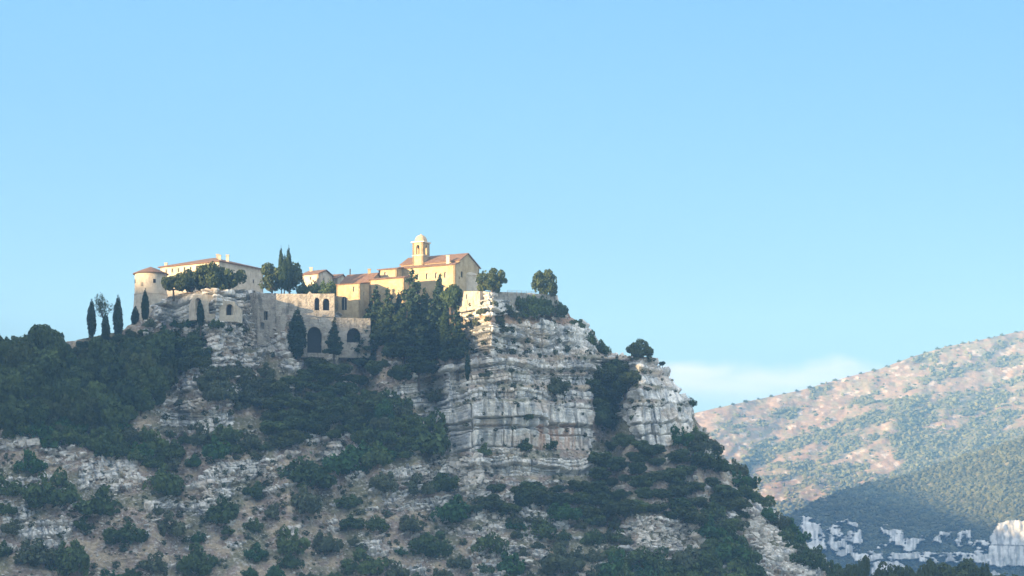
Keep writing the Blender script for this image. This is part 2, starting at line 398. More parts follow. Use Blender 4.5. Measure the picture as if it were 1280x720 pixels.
# slope behind the skyline: a level top, then the far side of the ridge
back = []
for (dy, dz) in [(4, 0.0), (12, 0.3), (30, 0.0), (60, -3), (110, -25), (200, -70), (330, -140)]:
    q = P2[-1].copy(); q[:, 1] += dy
    q[:, 2] = np.maximum(q[:, 2] + dz + (fbm(q[:, 0] / 8, q[:, 1] / 8, 0, 2, 8) - .5) * 1.5 * (dy > 4), -4.0)
    back.append(q)
allP = np.concatenate([P2, np.stack(back)], 0)
allC = np.concatenate([COLR, np.repeat(COLR[-1:], len(back), 0)], 0)
me = npmesh('hill', allP.reshape(-1, 3), gridfaces(allP.shape[0], allP.shape[1])[:, ::-1], allC.reshape(-1, 3))
hill = tag(link('hill', me, M['hill']), kind='structure')

def surf(px, py):
    """point on the hill seen at a photo position"""
    px = float(np.clip(px, pxs[0], pxs[-1])); ci = int(np.clip(np.searchsorted(pxs, px), 1, len(pxs) - 1))
    s = sk[ci]; py = max(min(py, 789), s + 0.5)
    r = (790 - py) / (790 - s) * (NR - 1); r0 = int(np.clip(r, 0, NR - 2))
    y = P2[r0, ci, 1]
    return at(px, py, y)
print('top depth', [(int(a), round(float(Yg[-1, np.searchsorted(pxs, a)]), 0)) for a in (0, 100, 190, 250, 320, 400, 500, 580, 690, 800, 860, 950, 1050)])

# ------------------------------------------------------------------ ground, far mountain, spur, western ridge
gx = np.linspace(-1880, 2080, 45); gy = np.linspace(-380, 4980, 41)
GX, GY = np.meshgrid(gx, gy)
me = npmesh('ground', np.stack([GX, GY, np.full(GX.shape, -1.8)], -1).reshape(-1, 3), gridfaces(41, 45))
tag(link('valley_ground', me, M['ground']), kind='structure')

def far_sheet(name, sky_pts, foot_py, Yfoot, runf, pxr, step, nrow, colf, dispf):
    px = np.arange(pxr[0], pxr[1] + step, step)
    s = np.interp(px, [p[0] for p in sky_pts], [p[1] for p in sky_pts])
    t = np.linspace(0, 1, nrow)
    py = foot_py + (s[None] - foot_py) * t[:, None]; pxx = np.broadcast_to(px[None], py.shape)
    Yv = np.zeros(py.shape); Yv[0] = Yfoot(px)
    rn = runf(pxx, py)
    for i in range(1, nrow):
        k = (H - py[i]) / F; dk = k - (H - py[i - 1]) / F; r = rn[i]
        Yv[i] = Yv[i - 1] + r * dk * Yv[i - 1] / (1 - r * k)
    kk = np.exp(-0.5 * (np.arange(-40, 41) / 16.0) ** 2); kk /= kk.sum()
    for i in range(nrow): Yv[i] = np.convolve(np.pad(Yv[i], 40, 'edge'), kk, 'valid')
    Yv = Yv + dispf(pxx, py, Yv)
    Pf = np.stack([(pxx - 640) / F * Yv, Yv, (H - py) / F * Yv], -1)
    col, d = colf(pxx, py, Pf)
    bk = []
    for (dy, dz) in [(60, -5), (250, -60), (600, -220), (1100, -500)]:
        q = Pf[-1].copy(); q[:, 1] += dy; q[:, 2] = np.maximum(q[:, 2] + dz, -5); bk.append(q)
    A = np.concatenate([Pf, np.stack(bk)], 0); cc = np.concatenate([col, np.repeat(col[-1:], len(bk), 0)], 0)
    me = npmesh(name, A.reshape(-1, 3), gridfaces(*A.shape[:2])[:, ::-1], cc.reshape(-1, 3), smooth=True)
    tag(link(name, me, M['far']), kind='structure')
    return pxx, py, Pf, d
ICO_V = None
def ico():
    p = (1 + 5 ** .5) / 2
    v = np.array([(-1, p, 0), (1, p, 0), (-1, -p, 0), (1, -p, 0), (0, -1, p), (0, 1, p), (0, -1, -p), (0, 1, -p), (p, 0, -1), (p, 0, 1), (-p, 0, -1), (-p, 0, 1)], float)
    v /= np.linalg.norm(v[0])
    f = np.array([(0, 11, 5), (0, 5, 1), (0, 1, 7), (0, 7, 10), (0, 10, 11), (1, 5, 9), (5, 11, 4), (11, 10, 2), (10, 7, 6), (7, 1, 8), (3, 9, 4), (3, 4, 2), (3, 2, 6), (3, 6, 8), (3, 8, 9), (4, 9, 5), (2, 4, 11), (6, 2, 10), (8, 6, 7), (9, 8, 1)])
    return v, f
IV, IF = ico()
def ico2():
    v = [tuple(a) for a in IV]; f = []; cache = {}
    def m(a, b):
        k = (min(a, b), max(a, b))
        if k not in cache:
            q = np.array(v[a]) + np.array(v[b]); q /= np.linalg.norm(q); v.append(tuple(q)); cache[k] = len(v) - 1
        return cache[k]
    for a, b, c in IF:
        ab, bc, ca = m(a, b), m(b, c), m(c, a); f += [(a, ab, ca), (b, bc, ab), (c, ca, bc), (ab, bc, ca)]
    return np.array(v), np.array(f)
IV2, IF2 = ico2()
def scatter_blobs(name, pts, rad, cols, mat, rsd, squash=0.8, jit=0.35, hi=False, smooth=False):
    r = np.random.RandomState(rsd); n = len(pts)
    BV, BF = (IV2, IF2) if hi else (IV, IF)
    k = len(BV)
    a = r.uniform(0, 2 * pi, n)
    V = np.broadcast_to(BV[None], (n, k, 3)) * (1 + r.uniform(-jit, jit, (n, k, 1)))
    ca, sa = np.cos(a)[:, None], np.sin(a)[:, None]
    V = np.stack([V[..., 0] * ca - V[..., 1] * sa, V[..., 0] * sa + V[..., 1] * ca, V[..., 2] * squash], -1)
    sc = rad[:, None, None] * (np.ones((n, 1, 3)) if np.isscalar(squash) else 1)
    V = V * sc * r.uniform(0.75, 1.25, (n, 1, 3)) + pts[:, None, :]
    Fc = (BF[None] + (np.arange(n) * k)[:, None, None]).reshape(-1, 3)
    me = npmesh(name, V.reshape(-1, 3), Fc, np.repeat(cols, k, 0), smooth=smooth)
    return link(name, me, mat)

# the big mountain on the right
MS = [(-300, 742), (100, 690), (500, 606), (700, 556), (865, 517), (900, 509), (1000, 488), (1060, 471), (1100, 461), (1140, 446), (1180, 434), (1230, 424), (1280, 413), (1450, 400), (1500, 400)]
def mfoot(px): return np.full(px.shape, 2350.0)
def mrun(px, py):
    return 2.1 + (fbm(px / 50.0, py / 24.0, 0, 3, 501) - 0.5) * 0.9
def mdisp(px, py, Y):
    d = px * 0.9 + py * 0.8   # gullies run down to the left
    return -(fbm(d / 55.0, py / 120.0, 0, 4, 511) - .5) * 55 * ss(0, 1, (770 - py) / 150) - (fbm(px / 10.0, py / 7.0, 0, 3, 512) - .5) * 9
FM = {}
def mcol(px, py, Pf):
    ua, va = px * .95 - py * .32, px * .32 + py * .95
    f = fbm(ua / 48.0, va / 13.0, 0, 5, 521)
    up = ss(0, 1, (va - 735) / 170); g0 = fbm(ua / 9.0, va / 5.0, 0, 3, 527)
    fo = ss(0.47, 0.60, f + up * 0.27 - 0.20 + (g0 - .5) * .22)
    g = fbm(px / 14.0, py / 8.0, 0, 4, 531)
    grass = mixc3(np.array([.225, .145, .092]) * np.ones(Pf.shape), np.array([.29, .195, .125]), ss(0.4, 0.65, g))
    grass = mixc3(grass, np.array([.50, .42, .34]), ss(0.66, 0.72, fbm(px / 7.0, py / 4.0, 0, 3, 541)) * 0.7)
    grass = mixc3(grass, np.array([.19, .17, .10]), ss(0.5, 0.62, fbm(px / 9.0, py / 4.0, 0, 3, 551)) * 0.7)
    c = mixc3(grass, np.array([.10, .10, .055]), fo * 0.85)
    return c, fo
mpx, mpy, mP, mfo = far_sheet('far_mountain', MS, 790, mfoot, mrun, (-300, 1450), 2.0, 190, mcol, mdisp)
r = np.random.RandomState(7)
ii = r.randint(0, mP.shape[0], 150000); jj = r.randint(0, mP.shape[1], 150000)
keep = (r.uniform(0, 1, 150000) < (mfo[ii, jj] * 0.75 + 0.03)) & (mpx[ii, jj] > 560) & (mpx[ii, jj] < 1400) & (mpy[ii, jj] < 690)
ii, jj = ii[keep], jj[keep]
pt = mP[ii, jj] + r.uniform(-3, 3, (len(ii), 3)) * [1, 1, 0]
rad = 1.0 + 2.6 * r.uniform(0, 1, len(ii)) ** 1.6
g_ = r.uniform(0, 1, len(ii))[:, None]
cc = np.array([.050, .062, .030]) * (1 - g_) + np.array([.135, .135, .065]) * g_
o = scatter_blobs('forest_cover', pt, rad, cc, M['farcrown'], 3, squash=0.85)
tag(o, 'open oak wood and scrub dotted over the sunlit far mountain', 'forest', kind='stuff')
print('far blobs', len(ii))

# the nearer wooded spur with pale cliffs at its foot
SS = [(500, 775), (800, 720), (900, 690), (960, 660), (992, 641), (1020, 628), (1060, 611), (1090, 602), (1112, 598), (1140, 593), (1200, 572), (1280, 546), (1450, 505), (1700, 480)]
RP = [[(1000, 646), (1020, 650), (1030, 668), (1034, 700), (1010, 700)],
      [(1034, 660), (1042, 651), (1060, 648), (1072, 656), (1078, 675), (1076, 682), (1058, 694), (1050, 697), (1036, 684)],
      [(1100, 658), (1116, 655), (1130, 668), (1132, 690), (1118, 694), (1094, 688), (1098, 680), (1112, 676)],
      [(1132, 672), (1150, 669), (1162, 673), (1146, 680), (1140, 690), (1130, 690)],
      [(1166, 676), (1174, 666), (1190, 664), (1186, 672), (1178, 680)],
      [(1190, 676), (1200, 664), (1212, 661), (1216, 682), (1200, 686)],
      [(1214, 690), (1220, 674), (1234, 676), (1240, 690), (1240, 706), (1206, 702), (1180, 704), (1182, 694)],
      [(1236, 690), (1240, 664), (1250, 652), (1300, 650), (1400, 640), (1420, 700), (1340, 712), (1240, 707)],
      [(1088, 703), (1120, 700), (1136, 712), (1132, 722), (1090, 722)],
      [(1148, 699), (1168, 695), (1180, 700), (1172, 704), (1150, 704)],
      [(1234, 718), (1240, 713), (1250, 716), (1252, 724), (1236, 724)],
      [(1140, 715), (1150, 712), (1156, 722), (1140, 722)],
      [(1060, 690), (1100, 686), (1150, 690), (1210, 690), (1245, 686), (1245, 697), (1200, 700), (1120, 699), (1070, 702)]]
def srock(px, py):
    jx = (fbm(px / 9.0, py / 7.0, 0, 4, 601) - .5) * 11; jy = (fbm(px / 9.0, py / 7.0, 5, 4, 611) - .5) * 8
    m = np.zeros(px.shape)
    for p in RP: m = np.maximum(m, inpoly(px + jx, py + jy, p).astype(float))
    hole = ss(0.56, 0.60, fbm(px / 9.0, py / 5.0, 0, 4, 621))
    return m * (1 - hole * (px < 1236))
def sfoot(px): return 1950 + 0 * px
def srun(px, py):
    m = srock(px, py)
    return np.where(m > 0.5, 0.5, 1.9 + (fbm(px / 30.0, py / 20.0, 0, 3, 631) - .5) * 1.4)
def sdisp(px, py, Y):
    return -(fbm(px / 90.0, py / 50.0, 0, 2, 641) - .5) * 22 - srock(px, py) * (6 + 8 * fbm(px / 5.0, py / 12.0, 0, 3, 651))
def scol(px, py, Pf):
    m = srock(px, py)
    st = fbm(px / 2.2, py / 16.0, 0, 4, 661)
    rk = mixc3(np.array([.52, .51, .48]) * np.ones(Pf.shape), np.array([.27, .27, .26]), ss(0.46, 0.62, st))
    crack = ((np.abs(py - 681 - (px - 1240) * 0.03) < 0.7) & (px > 1236)) * 1.0
    rk = mixc3(rk, np.array([.15, .14, .12]), crack)
    g = mixc3(np.array([.05, .06, .03]) * np.ones(Pf.shape), np.array([.16, .14, .08]), ss(0.45, .7, fbm(px / 8.0, py / 5.0, 0, 3, 671)))
    return mixc3(g, rk, m), m
spx, spy, sP, srk = far_sheet('wooded_spur', SS, 790, sfoot, srun, (500, 1450), 1.5, 230, scol, sdisp)
n = 60000
ii = r.randint(0, sP.shape[0], n); jj = r.randint(0, sP.shape[1], n)
keep = (srk[ii, jj] < 0.3) & (spx[ii, jj] > 930) & (spx[ii, jj] < 1400) & (r.uniform(0, 1, n) < 0.85)
ii, jj = ii[keep], jj[keep]
pt = sP[ii, jj] + r.uniform(-2, 2, (len(ii), 3)) * [1, 1, 0]
rad = r.uniform(1.2, 2.8, len(ii)); g_ = r.uniform(0, 1, len(ii))[:, None]
cc = np.array([.032, .042, .024]) * (1 - g_) + np.array([.095, .098, .050]) * g_
o = scatter_blobs('forest_cover', pt, rad, cc, M['farcrown'], 5, squash=0.85)
tag(o, 'dense wood covering the nearer spur above the distant pale cliffs', 'forest', kind='stuff')
print('spur blobs', len(ii))

# the long ridge out of frame to the left whose shadow lies over the hillside
cy = [-1300, -600, -200, 200, 780, 1220, 1330, 1500, 1560, 1690, 1880, 2300]
cz = [60, 160, 228, 243, 266, 296, 314, 348, 340, 240, 130, -3]
yy = np.arange(-350, 2601, 25.0)
cr = np.interp(yy, cy, cz) + (fbm(yy / 60.0, 0, 0, 3, 700) - .5) * 5
rows = []
for (dx, fz) in [(-700, -0.02), (-450, 0.35), (-250, 0.68), (-100, 0.92), (0, 1.0), (90, 0.9), (200, 0.66), (340, 0.36), (520, -0.02)]:
    zz = cr * fz + (fbm(yy / 90.0, dx / 70.0, 0, 3, 710) - .5) * 24 * (0 < abs(dx)) * (fz > 0) - 2 * (fz < 0)
    rows.append(np.stack([np.full(yy.shape, -1000.0 + dx), yy, zz], -1))
A = np.stack(rows)
cc = mixc3(np.array([.06, .07, .035]) * np.ones(A.shape), np.array([.25, .2, .13]), ss(.45, .65, fbm(A[..., 0] / 60, A[..., 1] / 60, 0, 3, 720)))
me = npmesh('west_mountain', A.reshape(-1, 3), gridfaces(*A.shape[:2])[:, ::-1], cc.reshape(-1, 3), smooth=True)
tag(link('side_mountain', me, M['far']), kind='structure')

# haze
if HAZE > 0:
    x0, x1, y0, y1, z0, z1 = -1900, 2100, -400, 5000, -6.5, 430
    v = [(x, y, z) for z in (z0, z1) for y in (y0, y1) for x in (x0, x1)]
    me = npmesh('haze', v, [(0, 2, 3, 1), (4, 5, 7, 6), (0, 1, 5, 4), (2, 6, 7, 3), (0, 4, 6, 2), (1, 3, 7, 5)])
    m = bpy.data.materials.new('haze_air'); m.use_nodes = True
    nn = m.node_tree.nodes; nn.clear(); ou = nn.new('ShaderNodeOutputMaterial'); pv = nn.new('ShaderNodeVolumePrincipled')
    pv.inputs['Color'].default_value = (*HAZE_COL, 1); pv.inputs['Density'].default_value = HAZE; pv.inputs['Anisotropy'].default_value = 0.0
    m.node_tree.links.new(pv.outputs[0], ou.inputs['Volume'])
    tag(link('haze', me, m), 'thin blue summer haze filling the valley air', 'haze', kind='stuff')

# ------------------------------------------------------------------ mesh builder for built things
class MB:
    def __init__(s): s.v = []; s.f = []
    def add(s, vs, fs):
        b = len(s.v); s.v += [tuple(map(float, q)) for q in vs]; s.f += [tuple(b + i for i in f) for f in fs]
        return s
    def prism(s, a, b, c, d, z0, z1):      # footprint quad a..d (xy), vertical
        q = [(*a, z0), (*b, z0), (*c, z0), (*d, z0), (*a, z1), (*b, z1), (*c, z1), (*d, z1)]
        return s.add(q, [(3, 2, 1, 0), (4, 5, 6, 7), (0, 1, 5, 4), (1, 2, 6, 5), (2, 3, 7, 6), (3, 0, 4, 7)])
    def box(s, x0, x1, y0, y1, z0, z1): return s.prism((x0, y0), (x1, y0), (x1, y1), (x0, y1), z0, z1)
    def tube(s, p0, p1, r0, r1, n=8):
        p0, p1 = np.array(p0, float), np.array(p1, float); d = p1 - p0; d /= np.linalg.norm(d) + 1e-9
        a = np.cross(d, [0, 0, 1] if abs(d[2]) < .9 else [1, 0, 0]); a /= np.linalg.norm(a); b = np.cross(d, a)
        vs = [p + r * (cos(t) * a + sin(t) * b) for p, r in ((p0, r0), (p1, r1)) for t in [2 * pi * i / n for i in range(n)]]
        return s.add(vs, [(i, (i + 1) % n, n + (i + 1) % n, n + i) for i in range(n)] + [tuple(range(n))[::-1], tuple(range(n, 2 * n))])
    def lathe(s, prof, cx=0, cy=0, n=32, a0=0, a1=2 * pi):
        full = abs(a1 - a0 - 2 * pi) < 1e-6; m = n if full else n + 1
        vs = [(cx + r * cos(a0 + (a1 - a0) * i / n), cy + r * sin(a0 + (a1 - a0) * i / n), z) for r, z in prof for i in range(m)]
        fs = []
        for k in range(len(prof) - 1):
            for i in range(n):
                j = (i + 1) % m; fs.append((k * m + i, k * m + j, (k + 1) * m + j, (k + 1) * m + i))
        return s.add(vs, fs)
    def build(s, name, mat, parent=None, smooth=False):
        me = bpy.data.meshes.new(name); me.from_pydata(s.v, [], s.f)
        if smooth: me.polygons.foreach_set('use_smooth', [True] * len(me.polygons))
        me.update()
        return link(name, me, mat, parent)

def wall_run(mb, p0, p1, th, z0, z1, openings=(), top=None):
    """straight wall between plan points, solid but for the openings: (s0, s1, bottom, top, arched)"""
    p0, p1 = np.array(p0, float), np.array(p1, float); L = np.linalg.norm(p1 - p0); u = (p1 - p0) / L; nrm = np.array([-u[1], u[0]])
    xs = {0.0, L}
    for (a, b, zb, zt, arch) in openings:
        n = 10 if arch else 1
        for i in range(n + 1): xs.add(a + (b - a) * i / n)
    if top:
        for q, _ in top: xs.add(q)
    xs = sorted(x for x in xs if 0 <= x <= L)
    tp = (lambda x: np.interp(x, [q for q, _ in top], [w for _, w in top])) if top else (lambda x: z1)
    def prof(o, x):
        a, b, zb, zt, arch = o
        if not arch: return zt
        r = (b - a) / 2; return zt - r + math.sqrt(max(r * r - (x - (a + b) / 2) ** 2, 0))
    for xa, xb in zip(xs[:-1], xs[1:]):
        if xb - xa < 1e-5: continue
        xm = (xa + xb) / 2; op = sorted([o for o in openings if o[0] <= xm <= o[1]], key=lambda o: o[2])
        segs = []; cur = (z0, z0)
        for o in op:
            if o[2] > z0 + 1e-4: segs.append((cur, (o[2], o[2])))
            cur = (prof(o, xa), prof(o, xb))
        segs.append((cur, (tp(xa), tp(xb))))
        for (ba, bb), (ta, tb) in segs:
            A, B = p0 + u * xa, p0 + u * xb; A2, B2 = A + nrm * th, B + nrm * th
            mb.add([(*A, ba), (*B, bb), (*B2, bb), (*A2, ba), (*A, ta), (*B, tb), (*B2, tb), (*A2, ta)],
                   [(3, 2, 1, 0), (4, 5, 6, 7), (0, 1, 5, 4), (1, 2, 6, 5), (2, 3, 7, 6), (3, 0, 4, 7)])

def house(name, label, cat, corner, ang, Lf, Ls, zb, ze, rise, mat, roof='gable', fw=(), sw=(), over=0.45, group=None, ridge='u', flip=False):
    """building with front-right corner `corner`, front face running to the left-back (ang), side face to the right-back.
       fw / sw: window openings (s, z, w, h, arched) on the front / the right side."""
    cx, cy_ = corner; u = np.array([-cos(ang), sin(ang)]); v = np.array([sin(ang), cos(ang)])
    root = empty(name, (cx, cy_, zb)); tag(root, label, cat, group)
    w = MB(); O = np.zeros(2)
    z1 = ze - zb
    def ops(l, L, rev): return [((L - s - ww / 2) if rev else s - ww / 2, (L - s + ww / 2) if rev else s + ww / 2, z - zb - hh / 2, z - zb + hh / 2, ar) for (s, z, ww, hh, ar) in l]
    A, B, Cc, Dd = O, u * Lf, u * Lf + v * Ls, v * Ls
    # front (B -> A so that the thickness goes inwards), side (A -> D)
    gt = None
    wall_run(w, B, A, 0.6, 0, z1, ops(fw, Lf, True))
    if roof == 'gable' and ridge == 'u': gt = [(0, z1), (Ls / 2, z1 + rise), (Ls, z1)]
    if roof == 'shed': gt = [(0, z1), (Ls, z1 + rise)]
    wall_run(w, A + v * 0.0, Dd, 0.6, 0, z1, ops(sw, Ls, False), top=gt)
    wall_run(w, Dd, Cc, 0.6, 0, z1 + (rise if roof == 'shed' else 0))
    wall_run(w, Cc, B, 0.6, 0, z1, top=[(0, gt[-1][1]), (Ls / 2, (gt[0][1] + gt[-1][1]) / 2 if roof == 'shed' else z1 + rise), (Ls, gt[0][1])] if gt else None)
    w.build('wall', mat, root)
    # roof slab
    rf = MB(); t = 0.28; o = over
    def P3(a, b, z): q = u * a + v * b; return (q[0], q[1], z)
    def slab(pts):
        n = len(pts); lo = [(x, y, z - t) for x, y, z in pts]
        rf.add(list(pts) + lo, [tuple(range(n)), tuple(range(2 * n - 1, n - 1, -1))] + [(i, n + i, n + (i + 1) % n, (i + 1) % n) for i in range(n)])
    zt = z1 + t
    if roof == 'gable' and ridge == 'u':
        k = rise / (Ls / 2); e = zt - o * k
        slab([P3(-o, -o, e), P3(-o, Ls / 2, zt + rise), P3(Lf + o, Ls / 2, zt + rise), P3(Lf + o, -o, e)])
        slab([P3(-o, Ls / 2, zt + rise), P3(-o, Ls + o, e), P3(Lf + o, Ls + o, e), P3(Lf + o, Ls / 2, zt + rise)])
    elif roof == 'hip':
        k = rise / (Ls / 2); e = zt - o * k; h = Ls / 2
        a, b = (h, Lf - h) if Lf > Ls else (Lf / 2, Lf / 2)
        q = [P3(-o, -o, e), P3(Lf + o, -o, e), P3(Lf + o, Ls + o, e), P3(-o, Ls + o, e), P3(a, h, zt + rise), P3(b, h, zt + rise)]
        rf.add(q + [(x, y, z - t) for x, y, z in q[:4]], [(0, 4, 5, 1), (1, 5, 2), (2, 5, 4, 3), (3, 4, 0), (9, 8, 7, 6), (0, 1, 7, 6), (1, 2, 8, 7), (2, 3, 9, 8), (3, 0, 6, 9)])
    elif roof == 'shed':
        k = rise / Ls
        slab([P3(-o, -o, zt - o * k), P3(-o, Ls + o * .3, zt + rise), P3(Lf + o, Ls + o * .3, zt + rise), P3(Lf + o, -o, zt - o * k)])
    ro = rf.build('roof', M['tile'], root)
    # windows: pane set back in each opening, with a frame bar as its sub-part
    for (lst, base, d, inn) in ((fw, A, u, v), (sw, A, v, u)):
        for (s, z, ww, hh, ar) in lst:
            wd = MB(); c = base + d * s + inn * 0.32
            p0, p1 = c - d * (ww / 2 + .05), c + d * (ww / 2 + .05)
            wd.prism(p0, p1, p1 + inn * .05, p0 + inn * .05, z - zb - hh / 2 - .05, z - zb + hh / 2 + .05)
            wo = wd.build('window', M['dark'], root)
            fr = MB(); q0, q1 = c - d * .04 - inn * .03, c + d * .04 - inn * .03
            fr.prism(q0, q1, q1 + inn * .028, q0 + inn * .028, z - zb - hh / 2, z - zb + hh / 2)
            fr.build('window_bar', M['trim'], wo)
    return root, u, v, ro
def chimney(root, ro, u, v, a, b, z0, z1, s=0.9, mat='castle', cap=True):
    m = MB(); q = u * a + v * b; m.box(q[0] - s / 2, q[0] + s / 2, q[1] - s / 2, q[1] + s / 2, z0, z1)
    if cap: m.box(q[0] - s * .65, q[0] + s * .65, q[1] - s * .65, q[1] + s * .65, z1 + .003, z1 + .18)
    return m.build('chimney', M[mat], ro)

zat = lambda py, Y: (H - py) / F * Y
xat = lambda px, Y: (px - 640) / F * Y
# --- the castle
Yc = 757.0; ca = radians(33)
root, u, v, ro = house('castle', 'long pale stone castle block with low brown tiled roof beside the round tower', 'castle',
    (xat(274, Yc), Yc), ca, 24.5, 22, zat(372, Yc), zat(326.5, Yc), 3.0, M['castle'], roof='hip', over=0.6,
    fw=[(1.5 + 2.55 * i, zat(332.5, Yc) + 0.1 * (i % 2), 0.8, 1.3, False) for i in range(9)] + [(5.5, zat(345, Yc), .9, 1.5, False), (12, zat(345, Yc), .9, 1.5, False)],
    sw=[(5, zat(340, Yc), .8, 1.2, False), (11, zat(342, Yc), .8, 1.2, False), (17, zat(344, Yc), .8, 1.2, False)])
zE = zat(326.5, Yc) - zat(372, Yc)
for (a, b, z) in [(8.6, 9.5, 3.9), (3.2, 4.0, 2.5), (1.6, 6.0, 2.7), (23.4, 1.5, 1.3)]:
    chimney(root, ro, u, v, a, b, zE + 0.4, zE + z, s=.9)
# --- round tower
Yt = 748.0; Rt = 5.0; cxp, cyp = xat(185.5, Yt), Yt + 5
tw = empty('round_tower', (cxp, cyp, zat(404, Yt))); tag(tw, 'round cream stone tower with low conical tiled roof at the left end of the castle', 'tower')
hz = lambda py: zat(py, Yt + 2) - zat(404, Yt)
w = MB(); w.lathe([(5.9, -6), (5.75, 0), (5.15, hz(368)), (5.28, hz(367.6)), (5.28, hz(366.6)), (5.05, hz(366.2)), (4.95, hz(341)), (0.1, hz(341))], n=48)
w.build('wall', M['castle'], tw, smooth=False)
w = MB(); w.lathe([(4.9, hz(341.2)), (5.6, hz(341.6)), (5.65, hz(340.9)), (3.0, hz(336.2)), (0.05, hz(331.8))], n=24); w.build('roof', M['tile'], tw)
for (a, py) in ((-2.0, 356), (-2.75, 351), (-1.2, 352)):
    q = MB(); d = np.array([cos(a), sin(a)]); t_ = np.array([-d[1], d[0]]); c = d * 4.75
    q.prism(c - t_ * .4, c + t_ * .4, c + t_ * .4 + d * .33, c - t_ * .4 + d * .33, hz(py) - .6, hz(py) + .6); q.build('window', M['dark'], tw)

# --- small houses between castle and church
Y1 = 768.0
r1 = house('stone_house', 'small bright house with sloping tiled roof behind the dark hedge, beside the rounded tree', 'house', (xat(398, Y1), Y1), radians(30), 6.2, 8, zat(366, Y1), zat(342, Y1), 1.5, M['castle'], fw=[(3.0, zat(347, Y1), .7, 1.0, False)], sw=[(3, zat(348, Y1), .6, .9, False)], ridge='u')
chimney(r1[0], r1[3], r1[1], r1[2], 5.2, 3.4, zat(342, Y1) - zat(366, Y1) + .6, zat(342, Y1) - zat(366, Y1) + 2.6, s=.9)
Y1 = 776.0
house('stone_house', 'pale low house with a shallow gable seen over the dark hedge', 'house', (xat(421, Y1), Y1), radians(22), 9.5, 8, zat(366, Y1), zat(348, Y1), 1.7, M['castle'], sw=[(3, zat(352, Y1), .7, .9, False)])
Y1 = 748.0
r1 = house('stone_house', 'squat cream house with a narrow slit window at the left foot of the church buildings', 'house', (xat(450, Y1), Y1), radians(24), 8.3, 6.5, zat(398, Y1), zat(354.5, Y1), .9, M['plaster'], roof='shed', over=.25,
    fw=[(2.2, zat(361, Y1), .6, 1.6, False), (5.6, zat(378, Y1), 1.9, 4.2, True)], sw=[(2.6, zat(366, Y1), .7, 1.2, False)])
Y1 = 758.0
r1 = house('stone_house', 'house with long tiled gable roof rising towards the church, behind the squat cream house', 'house', (xat(463, Y1), Y1), radians(26), 10.5, 9, zat(392, Y1), zat(352, Y1), 3.1, M['plaster'], fw=[(3, zat(360, Y1), .7, 1.1, False)])
chimney(r1[0], r1[3], r1[1], r1[2], 3.0, 4.6, zat(352, Y1) - zat(392, Y1) + 2.6, zat(352, Y1) - zat(392, Y1) + 4.6, s=.9, mat='plaster')
chimney(r1[0], r1[3], r1[1], r1[2], 10.0, 4.6, zat(352, Y1) - zat(392, Y1) + 2.6, zat(352, Y1) - zat(392, Y1) + 5.2, s=.35, mat='iron', cap=False)

# --- church group
ch = radians(28.5); Yh = 756.0
cu = np.array([-cos(ch), sin(ch)]); cv = np.array([sin(ch), cos(ch)])
root = empty('church', (xat(569, Yh), Yh, zat(392, Yh))); tag(root, 'ochre church with stepped brown tiled roof and gabled end on the cliff top', 'church')
zb = zat(392, Yh); e = zat(330.5, Yh) - zb
def hzc(py, Y=Yh): return zat(py, Y) - zb
w = MB(); L = 21.5; D1 = 2.6; D2 = 15.5
def q2(a, b): return cu * a + cv * b
fwin = [(3.6 + 3.35 * i, hzc(342.5), .85, 1.9, True) for i in range(5)]
wall_run(w, q2(L, 0), q2(0, 0), .7, 0, e, [(L - s - ww / 2, L - s + ww / 2, z - h_ / 2, z + h_ / 2, ar) for s, z, ww, h_, ar in fwin])
swin = [(4.2, hzc(341), 1.3, 1.9, False), (2.6, hzc(346), .7, .9, False), (2.2, hzc(357), .8, .9, True), (8.5, hzc(343), .8, 1.1, False)]
# side: aisle, nave gable, far aisle
ne = e + 1.6; rise = 2.7; mid_ = (D1 + D2) / 2 - .8
wall_run(w, q2(0, 0), q2(0, D2), .7, 0, e, [(s - ww / 2, s + ww / 2, z - h_ / 2, z + h_ / 2, ar) for s, z, ww, h_, ar in swin],
         top=[(0, e), (D1, e + .7), (D1 + .02, ne), (D1 + 5.2, ne + rise), (D2 - .02, ne - .9), (D2, ne - .9)])
wall_run(w, q2(0, D2), q2(L, D2), .7, 0, ne - .9)
wall_run(w, q2(L, D2), q2(L, 0), .7, 0, e, top=[(0, ne - .9), (.02, ne - .9), (D2 - D1 - 5.2, ne + rise), (D2 - D1 - .02, ne), (D2 - D1, e + .7), (D2, e)])
wall_run(w, q2(L, D1), q2(0, D1), .5, e - 1, ne)
w.build('wall', M['plaster'], root)
rf = MB(); o = .45; t = .28
def slab3(pts):
    n = len(pts); rf.add(list(pts) + [(x, y, z - t) for x, y, z in pts], [tuple(range(n)), tuple(range(2 * n - 1, n - 1, -1))] + [(i, n + i, n + (i + 1) % n, (i + 1) % n) for i in range(n)])
def p3(a, b, z): q = q2(a, b); return (q[0], q[1], z)
slab3([p3(-o, -o, e + .18), p3(-o, D1 - .02, e + 1.12), p3(L + o, D1 - .02, e + 1.12), p3(L + o, -o, e + .18)])
slab3([p3(-o, D1 - .35, ne + .05), p3(-o, D1 + 5.2, ne + rise + .3), p3(L + o, D1 + 5.2, ne + rise + .3), p3(L + o, D1 - .35, ne + .05)])
slab3([p3(-o, D1 + 5.2, ne + rise + .3), p3(-o, D2 + o, ne - .8), p3(L + o, D2 + o, ne - .8), p3(L + o, D1 + 5.2, ne + rise + .3)])
ro = rf.build('roof', M['tile'], root)
m = MB(); q = q2(3.2, .9); m.box(q[0] - .5, q[0] + .5, q[1] - .5, q[1] + .5, e + .3, e + 2.9); m.box(q[0] - .62, q[0] + .62, q[1] - .62, q[1] + .62, e + 2.903, e + 3.1); m.build('chimney', M['trim'], ro)
